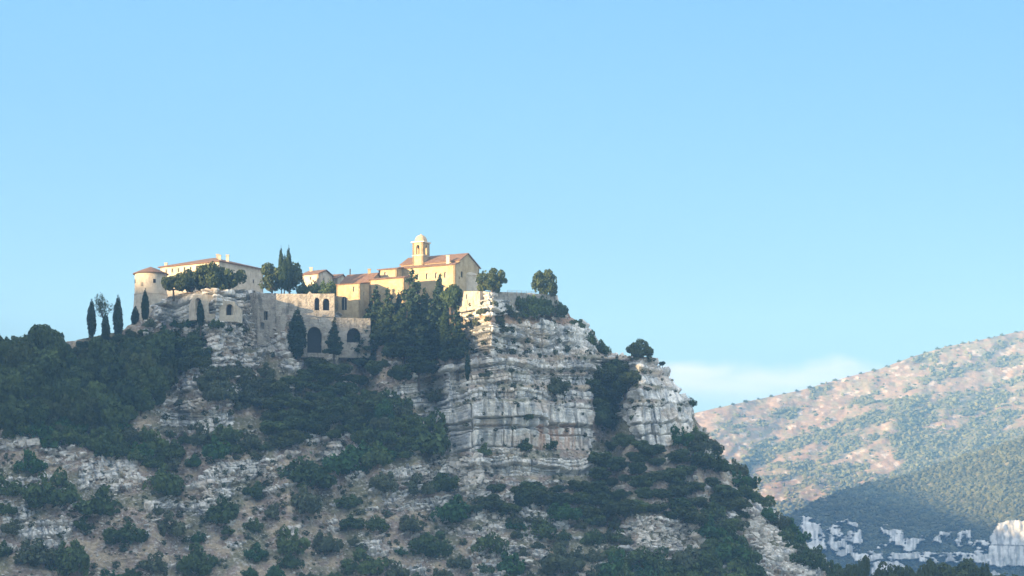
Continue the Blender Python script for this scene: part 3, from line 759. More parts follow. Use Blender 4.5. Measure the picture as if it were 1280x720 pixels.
for (lst, d, inn) in ((fwin, cu, cv), (swin, cv, cu)):
    for (s, z, ww, hh_, ar) in lst:
        c = d * s + inn * .35; p0, p1 = c - d * (ww / 2 + .05), c + d * (ww / 2 + .05)
        x = MB(); x.prism(p0, p1, p1 + inn * .05, p0 + inn * .05, z - hh_ / 2 - .05, z + hh_ / 2 + .05); x.build('window', M['dark'], root)
# low round apse on the right end
ap = MB(); c = q2(0.6, 9.8)
ap.lathe([(2.7, 0), (2.7, hzc(340.5)), (2.85, hzc(340.3)), (2.85, hzc(339.6)), (2.3, hzc(337.4)), (1.2, hzc(336)), (.02, hzc(335.6))], c[0], c[1], 24)
ap.build('apse', M['castle'], root)
# the bell tower: its own thing
bs = 4.0; q = q2(15.0, 4.2)
bt = empty('bell_tower', (xat(569, Yh) + q[0], Yh + q[1], zb + ne)); tag(bt, 'square ochre bell tower with open arches and a rounded stone dome above the church roof', 'bell tower')
bz = lambda py: zat(py, Yh + 11) - zb - ne
w = MB()
def b2(a, b): return cu * a + cv * b
A_, B_, C_, D_ = b2(-bs / 2, -bs / 2), b2(bs / 2, -bs / 2), b2(bs / 2, bs / 2), b2(-bs / 2, bs / 2)
zt = bz(304.3)
op = [(bs / 2 - .62, bs / 2 + .62, bz(319), bz(307.2), True)]
for (p, q_) in ((B_, A_), (A_, D_), (D_, C_), (C_, B_)): wall_run(w, p, q_, .7, -3.5, zt, op)
w.build('wall', M['plaster'], bt)
def sq(hs, z0, z1):
    x = MB(); x.prism(b2(-hs, -hs), b2(-hs, hs), b2(hs, hs), b2(hs, -hs), z0, z1); return x
sq(bs / 2 + .35, zt + .003, zt + .38).build('cornice', M['trim'], bt)
w = MB(); w.prism(b2(-bs / 2 - .12, -bs / 2 - .12), b2(-bs / 2 - .12, bs / 2 + .12), b2(bs / 2 + .12, bs / 2 + .12), b2(bs / 2 + .12, -bs / 2 - .12), bz(320.6), bz(320)); w.build('string_course', M['trim'], bt)
w = MB(); Rd = bs / 2 - .05; zd = zt + .38
w.lathe([(Rd, zd), (Rd, zd + .35)] + [(Rd * cos(a), zd + .35 + 1.95 * sin(a)) for a in [k * pi / 16 for k in range(1, 8)]] + [(.3, zd + 2.28), (.22, zd + 2.5), (.02, zd + 2.65)], n=24)
w.build('dome', noise_mat('dome_stone', [(0.3, (.42, .30, .18)), (0.7, (.62, .48, .32))], scale=1.5, bump=.05), bt, smooth=True)
w = MB(); w.lathe([(.03, 0), (.3, -.05), (.42, -.5), (.62, -.95), (.66, -1.05), (.0, -1.0)], n=16); bell = w.build('bell', M['iron'], bt); bell.location = (0, 0, bz(309.5))
w = MB(); a_, c_ = b2(-bs / 2 + .1, 0), b2(bs / 2 - .1, 0); w.tube((*a_, bz(309.3)), (*c_, bz(309.3)), .12, .12); w.build('bell_beam', M['bark'], bt)
# lower wings of the church
Y2 = 762.0
house('church_annexe', 'tall narrow lit wing with lean-to roof at the left end of the church', 'building', (xat(496, Y2), Y2), radians(26), 6.6, 9, zat(392, Y2), zat(336, Y2), 1.6, M['plaster'], roof='shed', fw=[(4.0, zat(341, Y2), 1.1, 1.0, False)])
Y2 = 751.0
house('church_annexe', 'long low ochre wing with narrow tiled roof, partly behind the conifers', 'building', (xat(505, Y2), Y2), radians(26), 12.5, 5.5, zat(394, Y2), zat(347, Y2), 1.1, M['plaster'], roof='shed',
      fw=[(6.0, zat(372, Y2), .9, 1.6, False), (9.4, zat(364, Y2), .7, 1.2, False)])

# --- walls of the terraces
def rough_wall(name, label, pts, th, openings, mat, cat='wall', topper=None, ztop=None, zbot=None):
    """pts: [(px, py_top, py_bottom, Y)] along the wall"""
    root = empty(name, at(pts[0][0], pts[0][2], pts[0][3])); tag(root, label, cat)
    o = np.array(at(pts[0][0], pts[0][2], pts[0][3])); w = MB(); dk = []
    for k in range(len(pts) - 1):
        a, b = pts[k], pts[k + 1]
        A = np.array(at(a[0], a[1], a[3])); B = np.array(at(b[0], b[1], b[3])); zA0 = at(a[0], a[2], a[3])[2]; zB0 = at(b[0], b[2], b[3])[2]
        L = np.linalg.norm((B - A)[:2]); z0 = min(zA0, zB0) - o[2]
        ops = []
        for (px, wpx, pyt, pyb, arch) in openings:
            if not (a[0] <= px - wpx / 2 and px + wpx / 2 <= b[0]): continue
            f = (px - a[0]) / (b[0] - a[0]); s = f * L; Ym = a[3] + f * (b[3] - a[3]); hw = wpx / 2 / F * Ym
            # never deeper than the wall
            ops.append((s - hw, s + hw, max(zat(pyb, Ym) - o[2], z0 + .0), zat(pyt, Ym) - o[2], arch))
            dk.append((A[:2] + (B - A)[:2] / L * s, (B - A)[:2] / L, hw, zat(pyb, Ym) - o[2], zat(pyt, Ym) - o[2]))
        wall_run(w, A[:2] - o[:2], B[:2] - o[:2], th, z0, 0, ops, top=[(0, A[2] - o[2]), (L, B[2] - o[2])])
    w.build('wall', mat, root)
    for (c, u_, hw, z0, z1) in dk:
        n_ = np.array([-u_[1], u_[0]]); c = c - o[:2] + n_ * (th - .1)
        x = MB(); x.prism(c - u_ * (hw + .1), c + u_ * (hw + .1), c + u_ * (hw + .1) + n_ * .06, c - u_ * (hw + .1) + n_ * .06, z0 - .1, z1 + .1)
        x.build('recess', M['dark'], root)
    return root, o
def Ysf(px, py): return surf(px, py)[1]
# arcade of the upper bastion, warm and broken
Ya = min(Ysf(250, 385), Ysf(280, 385), Ysf(300, 388)) - 3.2
rough_wall('ruined_arcade', 'crumbling warm stone arcade of three arches under the castle terrace', [(236, 382, 400, Ya + 2.6), (240, 372, 400, Ya + .5), (243, 369, 400, Ya), (252, 370.5, 400, Ya), (257, 367.5, 400, Ya), (278, 371, 402, Ya), (281, 376, 402, Ya), (293, 377, 402, Ya), (297, 383, 402, Ya + .5), (303, 388, 404, Ya + 3)], 2.2,
           [(247.5, 6.5, 372.5, 390, True), (267, 12, 374.5, 392, True), (287, 9, 380, 394, True)], M['castle'])
# tall buttress wall
Yb = min(Ysf(318, 400), Ysf(330, 410), Ysf(340, 380)) - 2.0
rough_wall('buttress_wall', 'tall battered stone wall with a sunlit left edge below the terrace, right of the arcade', [(312.5, 366, 432, Yb + 4), (322, 366.5, 432, Yb), (346, 368, 432, Yb - 1)], 3.0, [(332, 5, 389, 400, False), (328, 5, 403, 412, False)], M['masonry'])
Yw = min(Ysf(360, 385), Ysf(400, 385), Ysf(415, 385)) - 1.4
rough_wall('terrace_wall', 'weathered upper terrace wall with two small overgrown arches above the vaulted wall', [(345, 367, 396, Yw), (384, 367.5, 396, Yw), (387, 364, 396, Yw), (390, 367, 396, Yw), (418, 367, 396, Yw)], 2.0,
           [(396, 6, 372, 388, True), (407.5, 8, 373, 388, True)], M['masonry'])
Yv = min(Ysf(350, 420), Ysf(390, 430), Ysf(440, 420), Ysf(460, 410)) - 1.2
rough_wall('vaulted_wall', 'long pale retaining wall pierced by three large dark arches', [(345.5, 395, 446, Yv + 2.5), (351, 395.5, 446, Yv), (463, 398, 446, Yv + 3)], 3.0,
           [(364, 14, 410, 441, True), (393, 18, 408.5, 441, True), (442, 17, 410, 428, True)], M['masonry'])
Yk = Ysf(600, 385) - 1.0
rough_wall('terrace_wall', 'old masonry terrace wall on the cliff edge right of the church, under the round trees', [(571, 364, 386, Ysf(580, 385) - 1.5), (600, 364, 385, Ysf(600, 385) - 1.2), (645, 365.5, 384, Ysf(645, 385) - 1), (697, 369, 384, Ysf(690, 385))], 2.5, [(583, 2.5, 368, 374, False)], M['masonry'])
# thin rail on the cliff top
rl = empty('iron_railing', at(640, 366, Yk + 1)); tag(rl, 'thin iron railing along the cliff-top terrace between the two round trees', 'railing')
o0 = np.array(at(640, 366, Yk + 1)); w = MB()
for px in range(634, 671, 6):
    a = np.array(at(px, 366.5 + (px - 640) * .05, Yk + 1)) - o0; p = MB(); p.tube(a - [0, 0, .6], a + [0, 0, .9], .05, .05, 6); p.build('post', M['iron'], rl)
for h in (.85, .45):
    w.tube(np.array(at(634, 366.2, Yk + 1)) - o0 + [0, 0, h], np.array(at(670, 368, Yk + 1)) - o0 + [0, 0, h], .035, .035, 6)
w.build('rail', M['iron'], rl)

# ------------------------------------------------------------------ rock outcrops and loose stones
def hullrocks(kn=8, seed=3):
    import bmesh
    out = []; rr = random.Random(seed)
    for k in range(kn):
        bm = bmesh.new()
        for i in range(14):
            v_ = np.array([rr.uniform(-1, 1), rr.uniform(-1, 1), rr.uniform(-1, 1)]); v_ = v_ / (np.abs(v_) ** 4).sum() ** .25 * rr.uniform(.82, 1)
            bm.verts.new(v_)
        rgeo = bmesh.ops.convex_hull(bm, input=bm.verts)
        bmesh.ops.delete(bm, geom=[g for g in rgeo['geom_interior'] if isinstance(g, bmesh.types.BMVert)], context='VERTS')
        bmesh.ops.triangulate(bm, faces=bm.faces)
        bm.verts.index_update()
        out.append((np.array([v_.co[:] for v_ in bm.verts]), np.array([[v_.index for v_ in f.verts] for f in bm.faces]))); bm.free()
    return out
HR = hullrocks()
def rocks_mesh(name, pts, siz, mat, seed, flat=.7):
    rr = np.random.RandomState(seed); V, Fs, b = [], [], 0
    for p, s in zip(pts, siz):
        v_, f_ = HR[rr.randint(len(HR))]
        a, ti = rr.uniform(0, 2 * pi), rr.uniform(-.3, .3)
        q = v_ * np.array([rr.uniform(.7, 1.4), rr.uniform(.7, 1.2), rr.uniform(.6, 1.1) * flat]) * s
        q = np.stack([q[:, 0] * cos(ti) - q[:, 2] * sin(ti), q[:, 1], q[:, 0] * sin(ti) + q[:, 2] * cos(ti)], -1)
        q = np.stack([q[:, 0] * cos(a) - q[:, 1] * sin(a), q[:, 0] * sin(a) + q[:, 1] * cos(a), q[:, 2]], -1) + p
        V.append(q); Fs.append(f_ + b); b += len(v_)
    return link(name, npmesh(name, np.concatenate(V), np.concatenate(Fs)), mat)
def pick_in(poly, n, rr, smin):
    xs = [p[0] for p in poly]; ys = [p[1] for p in poly]; out = []; tries = 0
    while len(out) < n and tries < n * 60:
        tries += 1; x, y = rr.uniform(min(xs), max(xs)), rr.uniform(min(ys), max(ys))
        if not inpoly(x, y, poly): continue
        if any(((x - a) ** 2 + ((y - b) * 1.2) ** 2) < smin ** 2 for a, b in out): continue
        out.append((x, y))
    return out
OUT = [
    ([(8, 540), (46, 537), (47, 556), (10, 558)], 40, 1.5, 'blocky white rock outcrop at the left edge of the picture, above the green bush'),
    ([(56, 562), (92, 562), (94, 576), (58, 580)], 26, 1.0, 'low pale outcrop between two bushes, right of the blocky white one'),
    ([(102, 575), (150, 568), (168, 585), (170, 606), (104, 610)], 110, 1.0, 'rounded heap of layered pale rocks above the twin bushes on the left'),
    ([(270, 578), (345, 582), (340, 598), (300, 600), (266, 594)], 80, .8, 'stepped grey rock courses on the slope below the vaulted wall'),
    ([(402, 556), (414, 552), (428, 572), (420, 580)], 18, 1.1, 'slanting white rock beside the bright green thicket'),
    ([(440, 518), (455, 515), (470, 540), (455, 548)], 26, .9, 'small broken white rock among dark oaks, left of the big cliff'),
    ([(556, 574), (600, 568), (614, 590), (608, 612), (592, 604), (590, 618), (560, 622), (566, 598)], 130, 1.25, 'tumbled white rock pile jutting below the left end of the big cliff'),
    ([(600, 640), (640, 622), (700, 660), (690, 690), (640, 700), (590, 712)], 150, .9, 'broken pale rock rib running down the lower middle of the slope'),
    ([(786, 660), (815, 648), (876, 652), (880, 684), (858, 696), (800, 680)], 150, 1.1, 'grey-white crag surrounded by thickets low on the right slope'),
    ([(864, 562), (886, 556), (896, 574), (892, 588), (872, 578)], 30, 1.4, 'smooth pale knob of rock on the right shoulder'),
    ([(902, 592), (925, 590), (934, 610), (905, 606)], 30, 1.2, 'second smaller rock knob on the right shoulder below the first'),
    ([(925, 660), (950, 632), (975, 655), (1010, 690), (1035, 712), (1000, 722), (960, 700)], 260, 1.45, 'long pale rocky ridge descending the right-hand edge of the hill'),
]
rr = random.Random(11)
for (poly, n, s, lab) in OUT:
    pp = pick_in(poly, n, rr, 1.5)
    c = surf(np.mean([p[0] for p in poly]), np.mean([p[1] for p in poly]))
    pts = [np.array(surf(x, y)) - np.array(c) + np.array([0, 0.35, -.1]) for x, y in pp]
    o = rocks_mesh('rock_outcrop', pts, [s * rr.uniform(.55, 1.3) for _ in pts], M['rock'], int(s * 100) + n, flat=.8)
    o.location = c; tag(o, lab, 'rock')
# loose stones
rsn = np.random.RandomState(21); pts, siz = [], []
n = 26000
xx = rsn.uniform(-10, 1060, n); yy_ = rsn.uniform(410, 735, n)
dens = ss(0.46, 0.60, fbm(xx / 30.0, yy_ / 12.0, 0, 3, 801)) * np.where(yy_ > 590, 1.0, .55) * np.where(xx < 190, ss(560, 600, yy_), 1) * np.where(xx > 780, .45, 1)
kp = rsn.uniform(0, 1, n) < dens
for x, y in zip(xx[kp], yy_[kp]):
    if y < np.interp(x, SKX, SKYY) + 4: continue
    ci = int(np.clip(np.searchsorted(pxs, x), 1, len(pxs) - 1)); rix = int((790 - y) / (790 - sk[ci]) * (NR - 1))
    if CL[rix, ci] > .5: continue
    pts.append(np.array(surf(x, y))); siz.append(.13 + .42 * rsn.uniform(0, 1) ** 3.2)
o = rocks_mesh('loose_stones', pts, siz, M['stone'], 5)
tag(o, 'pale limestone rubble strewn over the brown slopes', 'stones', kind='stuff')
print('stones', len(pts))

# ------------------------------------------------------------------ plants
def leaf_mesh(name, lobes, n, size, seed, up=0.25, inner=0.62, stretch=1.0, clip_low=None, gap=(.30, .52), gs=4):
    rr = np.random.RandomState(seed); L = np.array(lobes, float)   # x, y, z, rx, rz
    wgt = L[:, 3] ** 2; wgt /= wgt.sum(); k = rr.choice(len(L), n * 3, p=wgt)
    d = rr.normal(size=(n * 3, 3)); d /= np.linalg.norm(d, axis=1, keepdims=True)
    rad = np.where(rr.uniform(size=n * 3) < .75, rr.uniform(.82, 1.1, n * 3), rr.uniform(.4, .85, n * 3))
    S = np.stack([L[k, 3], L[k, 3], L[k, 4]], -1)
    p = L[k, :3] + d * S * rad[:, None]
    ok = np.ones(len(p), bool)
    for j in range(len(L)):
        q = (p - L[j, :3]) / [L[j, 3], L[j, 3], L[j, 4]]
        ok &= ~((np.linalg.norm(q, axis=1) < inner) & (k != j))
    if clip_low is not None: ok &= p[:, 2] > clip_low
    # gaps: leaves thin out where a coarse noise is low
    g = fbm(p[:, 0] * gs + 9, p[:, 1] * gs, p[:, 2] * gs, 2, seed)
    ok &= rr.uniform(size=len(p)) < ss(gap[0], gap[1], g)
    p, d, k = p[ok][:n], d[ok][:n], k[ok][:n]; m = len(p)
    nr = d + rr.normal(size=(m, 3)) * .65 + [0, 0, up]; nr /= np.linalg.norm(nr, axis=1, keepdims=True)
    t = np.cross(nr, rr.normal(size=(m, 3))); t /= np.linalg.norm(t, axis=1, keepdims=True); b = np.cross(nr, t)
    s = size * rr.uniform(.55, 1.35, (m, 1))
    a_, b_ = t * s * stretch, b * s * rr.uniform(.5, .9, (m, 1))
    V = np.stack([p - a_, p - b_ + nr * s * .15, p + a_, p + b_ + nr * s * .15], 1).reshape(-1, 3)
    Fq = np.arange(m * 4).reshape(m, 4)
    lt = h32(k, seed)[:, None]
    c = np.repeat(np.clip(.5 * rr.uniform(0, 1, (m, 1)) + .6 * lt, 0, 1), 4, 0)
    return npmesh(name, V, Fq, np.repeat(c, 3, 1))
def trunk_mesh(name, h, r, limbs, seed):
    w = MB(); rr = random.Random(seed); p = np.zeros(3); q = np.array([rr.uniform(-.06, .06), rr.uniform(-.06, .06), h])
    w.tube(p - [0, 0, .35], (p + q) / 2, r * 1.25, r * .9, 7); w.tube((p + q) / 2, q, r * .9, r * .7, 7)
    for l in limbs:
        l = np.array(l[:3]); m_ = q * .8 + (l - q) * .5 + [0, 0, -.05]
        w.tube(q * .9, m_, r * .55, r * .38, 5); w.tube(m_, l, r * .38, r * .12, 5)
    me = bpy.data.meshes.new(name); me.from_pydata(w.v, [], w.f); me.update(); me.materials.append(M['bark']); return me
def lobes_round(seed, n=13, flat=.85, cz=1.25, spread=.62):
    rr = random.Random(seed); out = [(0, 0, cz, .55, .5)]
    while len(out) < n:
        a, e_ = rr.uniform(0, 2 * pi), rr.uniform(-.45, 1)
        rr_ = spread * rr.uniform(.7, 1.25); z = cz + e_ * .62 * flat; c = math.sqrt(max(1 - e_ * e_ * .8, .05))
        r_ = rr.uniform(.18, .42); out.append((rr_ * c * cos(a), rr_ * c * sin(a), z, r_, r_ * .85))
    return out
PROTO = {}
def proto(kind, crown_me, trunk_me, mat):
    crown_me.materials.clear(); crown_me.materials.append(mat); PROTO.setdefault(kind, []).append((crown_me, trunk_me))
for s in range(6):
    lb = lobes_round(s + 1, 15, cz=.85); proto('oak', leaf_mesh('crown', lb, 2900, .085, s), trunk_mesh('trunk', .5, .075, lb[1:6], s), M['oak']); proto('mid', PROTO['oak'][-1][0].copy(), PROTO['oak'][-1][1], M['shrub'])
    lb = lobes_round(s + 31, 16, cz=.86); proto('tree', leaf_mesh('crown', lb, 3000, .078, s + 9), trunk_mesh('trunk', .4, .07, lb[1:6], s), M['lit'])
    # shrubs: several low domes
    rr = random.Random(50 + s); lb = [(rr.uniform(-.1, .1), 0, .36, .42, .36)] + [(rr.uniform(.4, .85) * cos(a + .5 * rr.random()), rr.uniform(.35, .75) * sin(a), rr.uniform(.1, .42), rr.uniform(.16, .36), rr.uniform(.16, .34)) for a in [i * .6 for i in range(11)]] + [(rr.uniform(-.45, .45), rr.uniform(-.4, .4), rr.uniform(.55, .85), rr.uniform(.12, .24), rr.uniform(.14, .28)) for i in range(4)]
    for kd, mt in (('shrub', 'shrub'), ('greyshrub', 'shrub2'), ('brightshrub', 'bright'), ('dryshrub', 'dry')):
        proto(kd, leaf_mesh('crown', lb, 1500 if kd != 'dryshrub' else 900, .085, s + 60, clip_low=-.05), trunk_mesh('trunk', .2, .035, lb[1:5], s), M[mt])
for s in range(3):
    # cypress: narrow flame, unit height 1... scaled by height
    rr = random.Random(80 + s); lb = []
    for i in range(16):
        t_ = i / 15; wd = .115 * (math.sin(pi * min(t_ * .9 + .12, 1)) ** .7) * (1 - .25 * t_) + .012
        lb.append((rr.uniform(-.012, .012), rr.uniform(-.012, .012), .07 + .89 * t_, wd, .075))
    proto('cypress', leaf_mesh('crown', lb, 3600, .018, s + 80, up=.6, inner=.5, stretch=1.5, gap=(.05, .3), gs=14), trunk_mesh('trunk', .2, .02, [], s), M['cyp'])
    # conifer with drooping irregular tiers
    lb = []
    for i in range(11):
        t_ = i / 10; wd = .27 * (1 - t_) ** .8 + .02
        for j in range(7 if i < 8 else 3):
            a = rr.uniform(0, 2 * pi); q = wd * rr.uniform(.45, 1.0)
            lb.append((q * cos(a), q * sin(a), .12 + .84 * t_ + rr.uniform(-.03, .03), rr.uniform(.05, .085) * (1.15 - .8 * t_), .034))
        lb.append((0, 0, .12 + .84 * t_, wd * .45 + .012, .06))
    proto('conifer', leaf_mesh('crown', lb, 4200, .021, s + 90, up=.5, inner=.3, stretch=1.4, gap=(.2, .42), gs=14), trunk_mesh('trunk', .9, .018, [], s), M['con'])
# flat-topped castle trees: crown raised on visible limbs
for s in range(3):
    rr = random.Random(120 + s); lb = []
    for i in range(17):
        a, q = rr.uniform(0, 2 * pi), rr.uniform(.1, .82) ** .7; lb.append((q * cos(a), q * sin(a) * .8, .80 + rr.uniform(-.24, .24) - .25 * q, rr.uniform(.22, .36), rr.uniform(.2, .3)))
    proto('umbrella', leaf_mesh('crown', lb, 3200, .07, s + 130), trunk_mesh('trunk', .34, .075, lb[:8], s), M['lit'])
# lone cliff trees, leafy down to the ground
for s in range(3):
    rr = random.Random(300 + s); lb = [(0, 0, .55, .5, .42)]
    for i in range(24):
        a, z = rr.uniform(0, 2 * pi), rr.uniform(.12, 1.08); q = math.sqrt(max(1 - ((z - .5) / .72) ** 2, .1)) * rr.uniform(.45, .9) + .12 * cos(a)
        lb.append((q * cos(a), q * sin(a), z, rr.uniform(.13, .3), rr.uniform(.12, .26)))
    proto('lone', leaf_mesh('crown', lb, 3600, .07, s + 310, gap=(.33, .55), gs=5), trunk_mesh('trunk', .25, .06, lb[1:9], s), M['lit'])
# loose half-bare tree
lb = lobes_round(99, 12); proto('sparse', leaf_mesh('crown', lb, 1300, .045, 140), trunk_mesh('trunk', .75, .05, lb[1:11], 3), M['lit'])

first = {}
prr = random.Random(77)
def plant(kind, name, p, s, label, cat, group=None, sz=None, var=None):
    """p: foot of the plant, s: scale (crown radius; or full height for cypress and conifer)"""
    ps = PROTO[kind]; k = prr.randrange(len(ps)) if var is None else var
    key = (kind, k, name)
    if key not in first:
        root = empty(name); link('crown', ps[k][0], None, root); link('trunk', ps[k][1], None, root); first[key] = root
    else:
        root = copy_tree(first[key])
        for kx in ('label', 'category', 'group'):
            if kx in root: del root[kx]
    root.location = p; root.rotation_euler = (0, 0, prr.uniform(0, 2 * pi))
    q_ = prr.uniform(.82, 1.2) if kind in ('shrub', 'greyshrub', 'brightshrub', 'dryshrub', 'oak', 'mid') else 1.0
    root.scale = (s * q_, s / q_, (sz or s))
    tag(root, label, cat, group)
    return root
def on(px, py, dy=0.0, dz=-.15):
    p = surf(px, py); return (p[0], p[1] + dy, p[2] + dz)
def shrub(px, py, rpx, kind, label, group=None, name='shrub', hf=None):
    p = on(px, py); s = rpx / F * p[1]
    return plant(kind, name, p, s, label, 'shrub', group, sz=s * (hf or prr.uniform(1.0, 1.4)))
def tree_px(kind, px, py, rpx, label, cat='tree', group=None, hf=1.0, name=None, Y=None, base=None, top=None):
    """tree whose crown is rpx wide (half) with its foot at px, py"""
    p = on(px, py) if Y is None else at(px, py, Y); s = rpx / F * p[1]
    if Y is None: p = (p[0], p[1], p[2] - .22 * s * hf)
    return plant(kind, name or 'broadleaf_tree', p, s, label, cat, group, sz=s * hf)
def spire(kind, px, ytop, ybase, label, name, group=None, Y=None, wf=1.0, cat=None):
    p = on(px, ybase) if Y is None else at(px, ybase, Y); h_ = (ybase - ytop) / F * p[1] / .985
    return plant(kind, name, p, h_ * wf, label, cat or name.replace('_', ' '), group, sz=h_)

# --- individually placed trees of the village
Yp = 741.0
tree_px('umbrella', 217, 369, 17, 'spreading tree with dark rounded crown at the left end of the row before the castle', hf=1.3, Y=Yp + 1)
tree_px('umbrella', 238, 370, 20, 'middle spreading tree of the row in front of the castle', hf=1.35, Y=Yp)
tree_px('umbrella', 263, 370, 23, 'tallest spreading tree of the row, right of the middle', hf=1.5, Y=Yp - 1)
tree_px('umbrella', 286, 370, 21, 'spreading tree at the right end of the row by the castle', hf=1.4, Y=Yp - 1)
tree_px('tree', 341, 373, 21, 'big rounded green tree left half, below the two tall cypresses', hf=1.3, Y=757)
tree_px('tree', 362, 373, 18, 'rounded green tree right of the big one, below the two tall cypresses', hf=1.45, Y=756)
spire('cypress', 351.5, 308.5, 362, 'slim cypress rising left of its twin above the rounded trees', 'cypress', Y=752, wf=.6)
spire('cypress', 361, 308, 362, 'slim cypress rising right of its twin above the rounded trees', 'cypress', Y=752, wf=.65)
spire('cypress', 356, 318, 362, 'shorter lighter green cypress between the tall twins', 'cypress', Y=749, wf=.8)
for i, (x, r_) in enumerate([(380, 7), (392, 9), (402, 9), (412, 9)]):
    p = at(x, 366, 753); plant('shrub', 'hedge_shrub', (p[0], p[1], p[2] - .6), r_ / F * 742 * 1.2, 'dark clipped hedge shrub along the terrace below the small houses', 'hedge', 'hedge shrubs on the terrace', sz=4.4)
tree_px('lone', 615, 366, 20, 'round olive-green tree beside the right end of the church', hf=1.22, Y=Ysf(615, 366) + 5)
tree_px('lone', 681, 371, 19, 'lone airy round tree standing at the tip of the cliff terrace', hf=1.4, Y=Ysf(681, 371) + 4)
tree_px('lone', 797, 450, 18, 'dark rounded tree alone on the cliff shoulder against the sky', hf=1.2, Y=Ysf(797, 447) + 3)
tree_px('oak', 828, 450, 5, 'tiny round bush at the top corner of the right cliff', hf=.9)
spire('cypress', 181.5, 361.5, 402, 'tall cypress in front of the round tower', 'cypress', wf=1.0, Y=735)
spire('cypress', 169, 382, 410, 'short cypress just left of the one before the round tower', 'cypress', wf=1.5, Y=732)
spire('cypress', 147.5, 368.5, 424, 'tallest cypress of the row left of the round tower', 'cypress', wf=.9, Y=728)
spire('cypress', 132, 389, 432, 'shorter cypress standing low between two taller ones on the left', 'cypress', wf=1.0, Y=724)
spire('cypress', 114.5, 373.5, 422, 'leftmost tall cypress of the row, beside the half-bare tree', 'cypress', wf=.95, Y=728)
tree_px('sparse', 129, 412, 15, 'half-bare tree showing sky through its crown among the left cypresses', hf=1.5, Y=732)
spire('cypress', 250.5, 374, 408, 'small cypress in front of the ruined arcade', 'cypress', wf=1.15, Y=Ya - 3)
spire('cypress', 371, 386, 447, 'broad dark cypress in front of the vaulted wall', 'cypress', wf=1.55, Y=Yv - 3)
spire('conifer', 418, 398, 446, 'ragged conifer between two arches of the vaulted wall', 'conifer', wf=.9, Y=Yv - 3)
spire('cypress', 556.5, 380, 446, 'slender cypress at the right edge of the conifer group', 'cypress', wf=.8, Y=Ysf(556, 440) - 3)
spire('cypress', 584.5, 436, 474, 'tiny cypress on the left end of the cliff strata', 'cypress', wf=.75)
for x, yt, yb, wf, lab in [(515, 339, 432, 1.0, 'tallest ragged conifer in front of the church'), (549, 343, 430, .9, 'dark pointed conifer in front of the church, left of the round-topped one'),
        (531, 362, 440, 1.0, 'conifer filling the gap between the two tallest ones'), (486, 362, 436, 1.0, 'slim-tipped conifer before the low ochre wing'), (541, 376, 452, 1.1, 'bushy conifer low between the dark ones'),
        (503, 380, 450, 1.15, 'broad conifer under the tallest one'), (470, 358, 420, 1.0, 'leaning green conifer beside the squat cream house'), (572, 384, 452, 1.0, 'conifer against the cliff below the terrace wall'),
        (456, 398, 462, 1.1, 'shaggy conifer at the right end of the vaulted wall'), (524, 405, 470, 1.2, 'lower conifer at the foot of the group')]:
    spire('conifer', x, yt, yb, lab, 'conifer', wf=wf, Y=Ysf(x, yb) - 1)
spire('cypress', 498.5, 364, 412, 'thin dark cypress against the ochre wing', 'cypress', wf=.8, Y=742)
tree_px('oak', 563, 392, 14, 'round-topped dark tree hiding the church corner', hf=1.75, Y=Ysf(563, 400) - 1)
for x, y, r_, lab in [(446, 402, 10, 'dark shrub beneath the squat cream house'), (429, 392, 8, 'small bush on the terrace below the arched opening'), (462, 420, 14, 'leafy tree right of the vaulted wall'),
        (480, 425, 16, 'leafy tree under the slim-tipped conifer'), (452, 452, 13, 'leafy tree below the right end of the vaulted wall'), (492, 448, 16, 'leafy tree below the broad conifer'),
        (470, 470, 18, 'dense tree low in the conifer group'), (500, 476, 17, 'dense tree left of the cliff strata'), (535, 450, 15, 'dense tree at the foot of the conifers'), (557, 452, 12, 'dense small tree beside the tiny cypress')]:
    tree_px('oak', x, y, r_, lab, hf=.9)

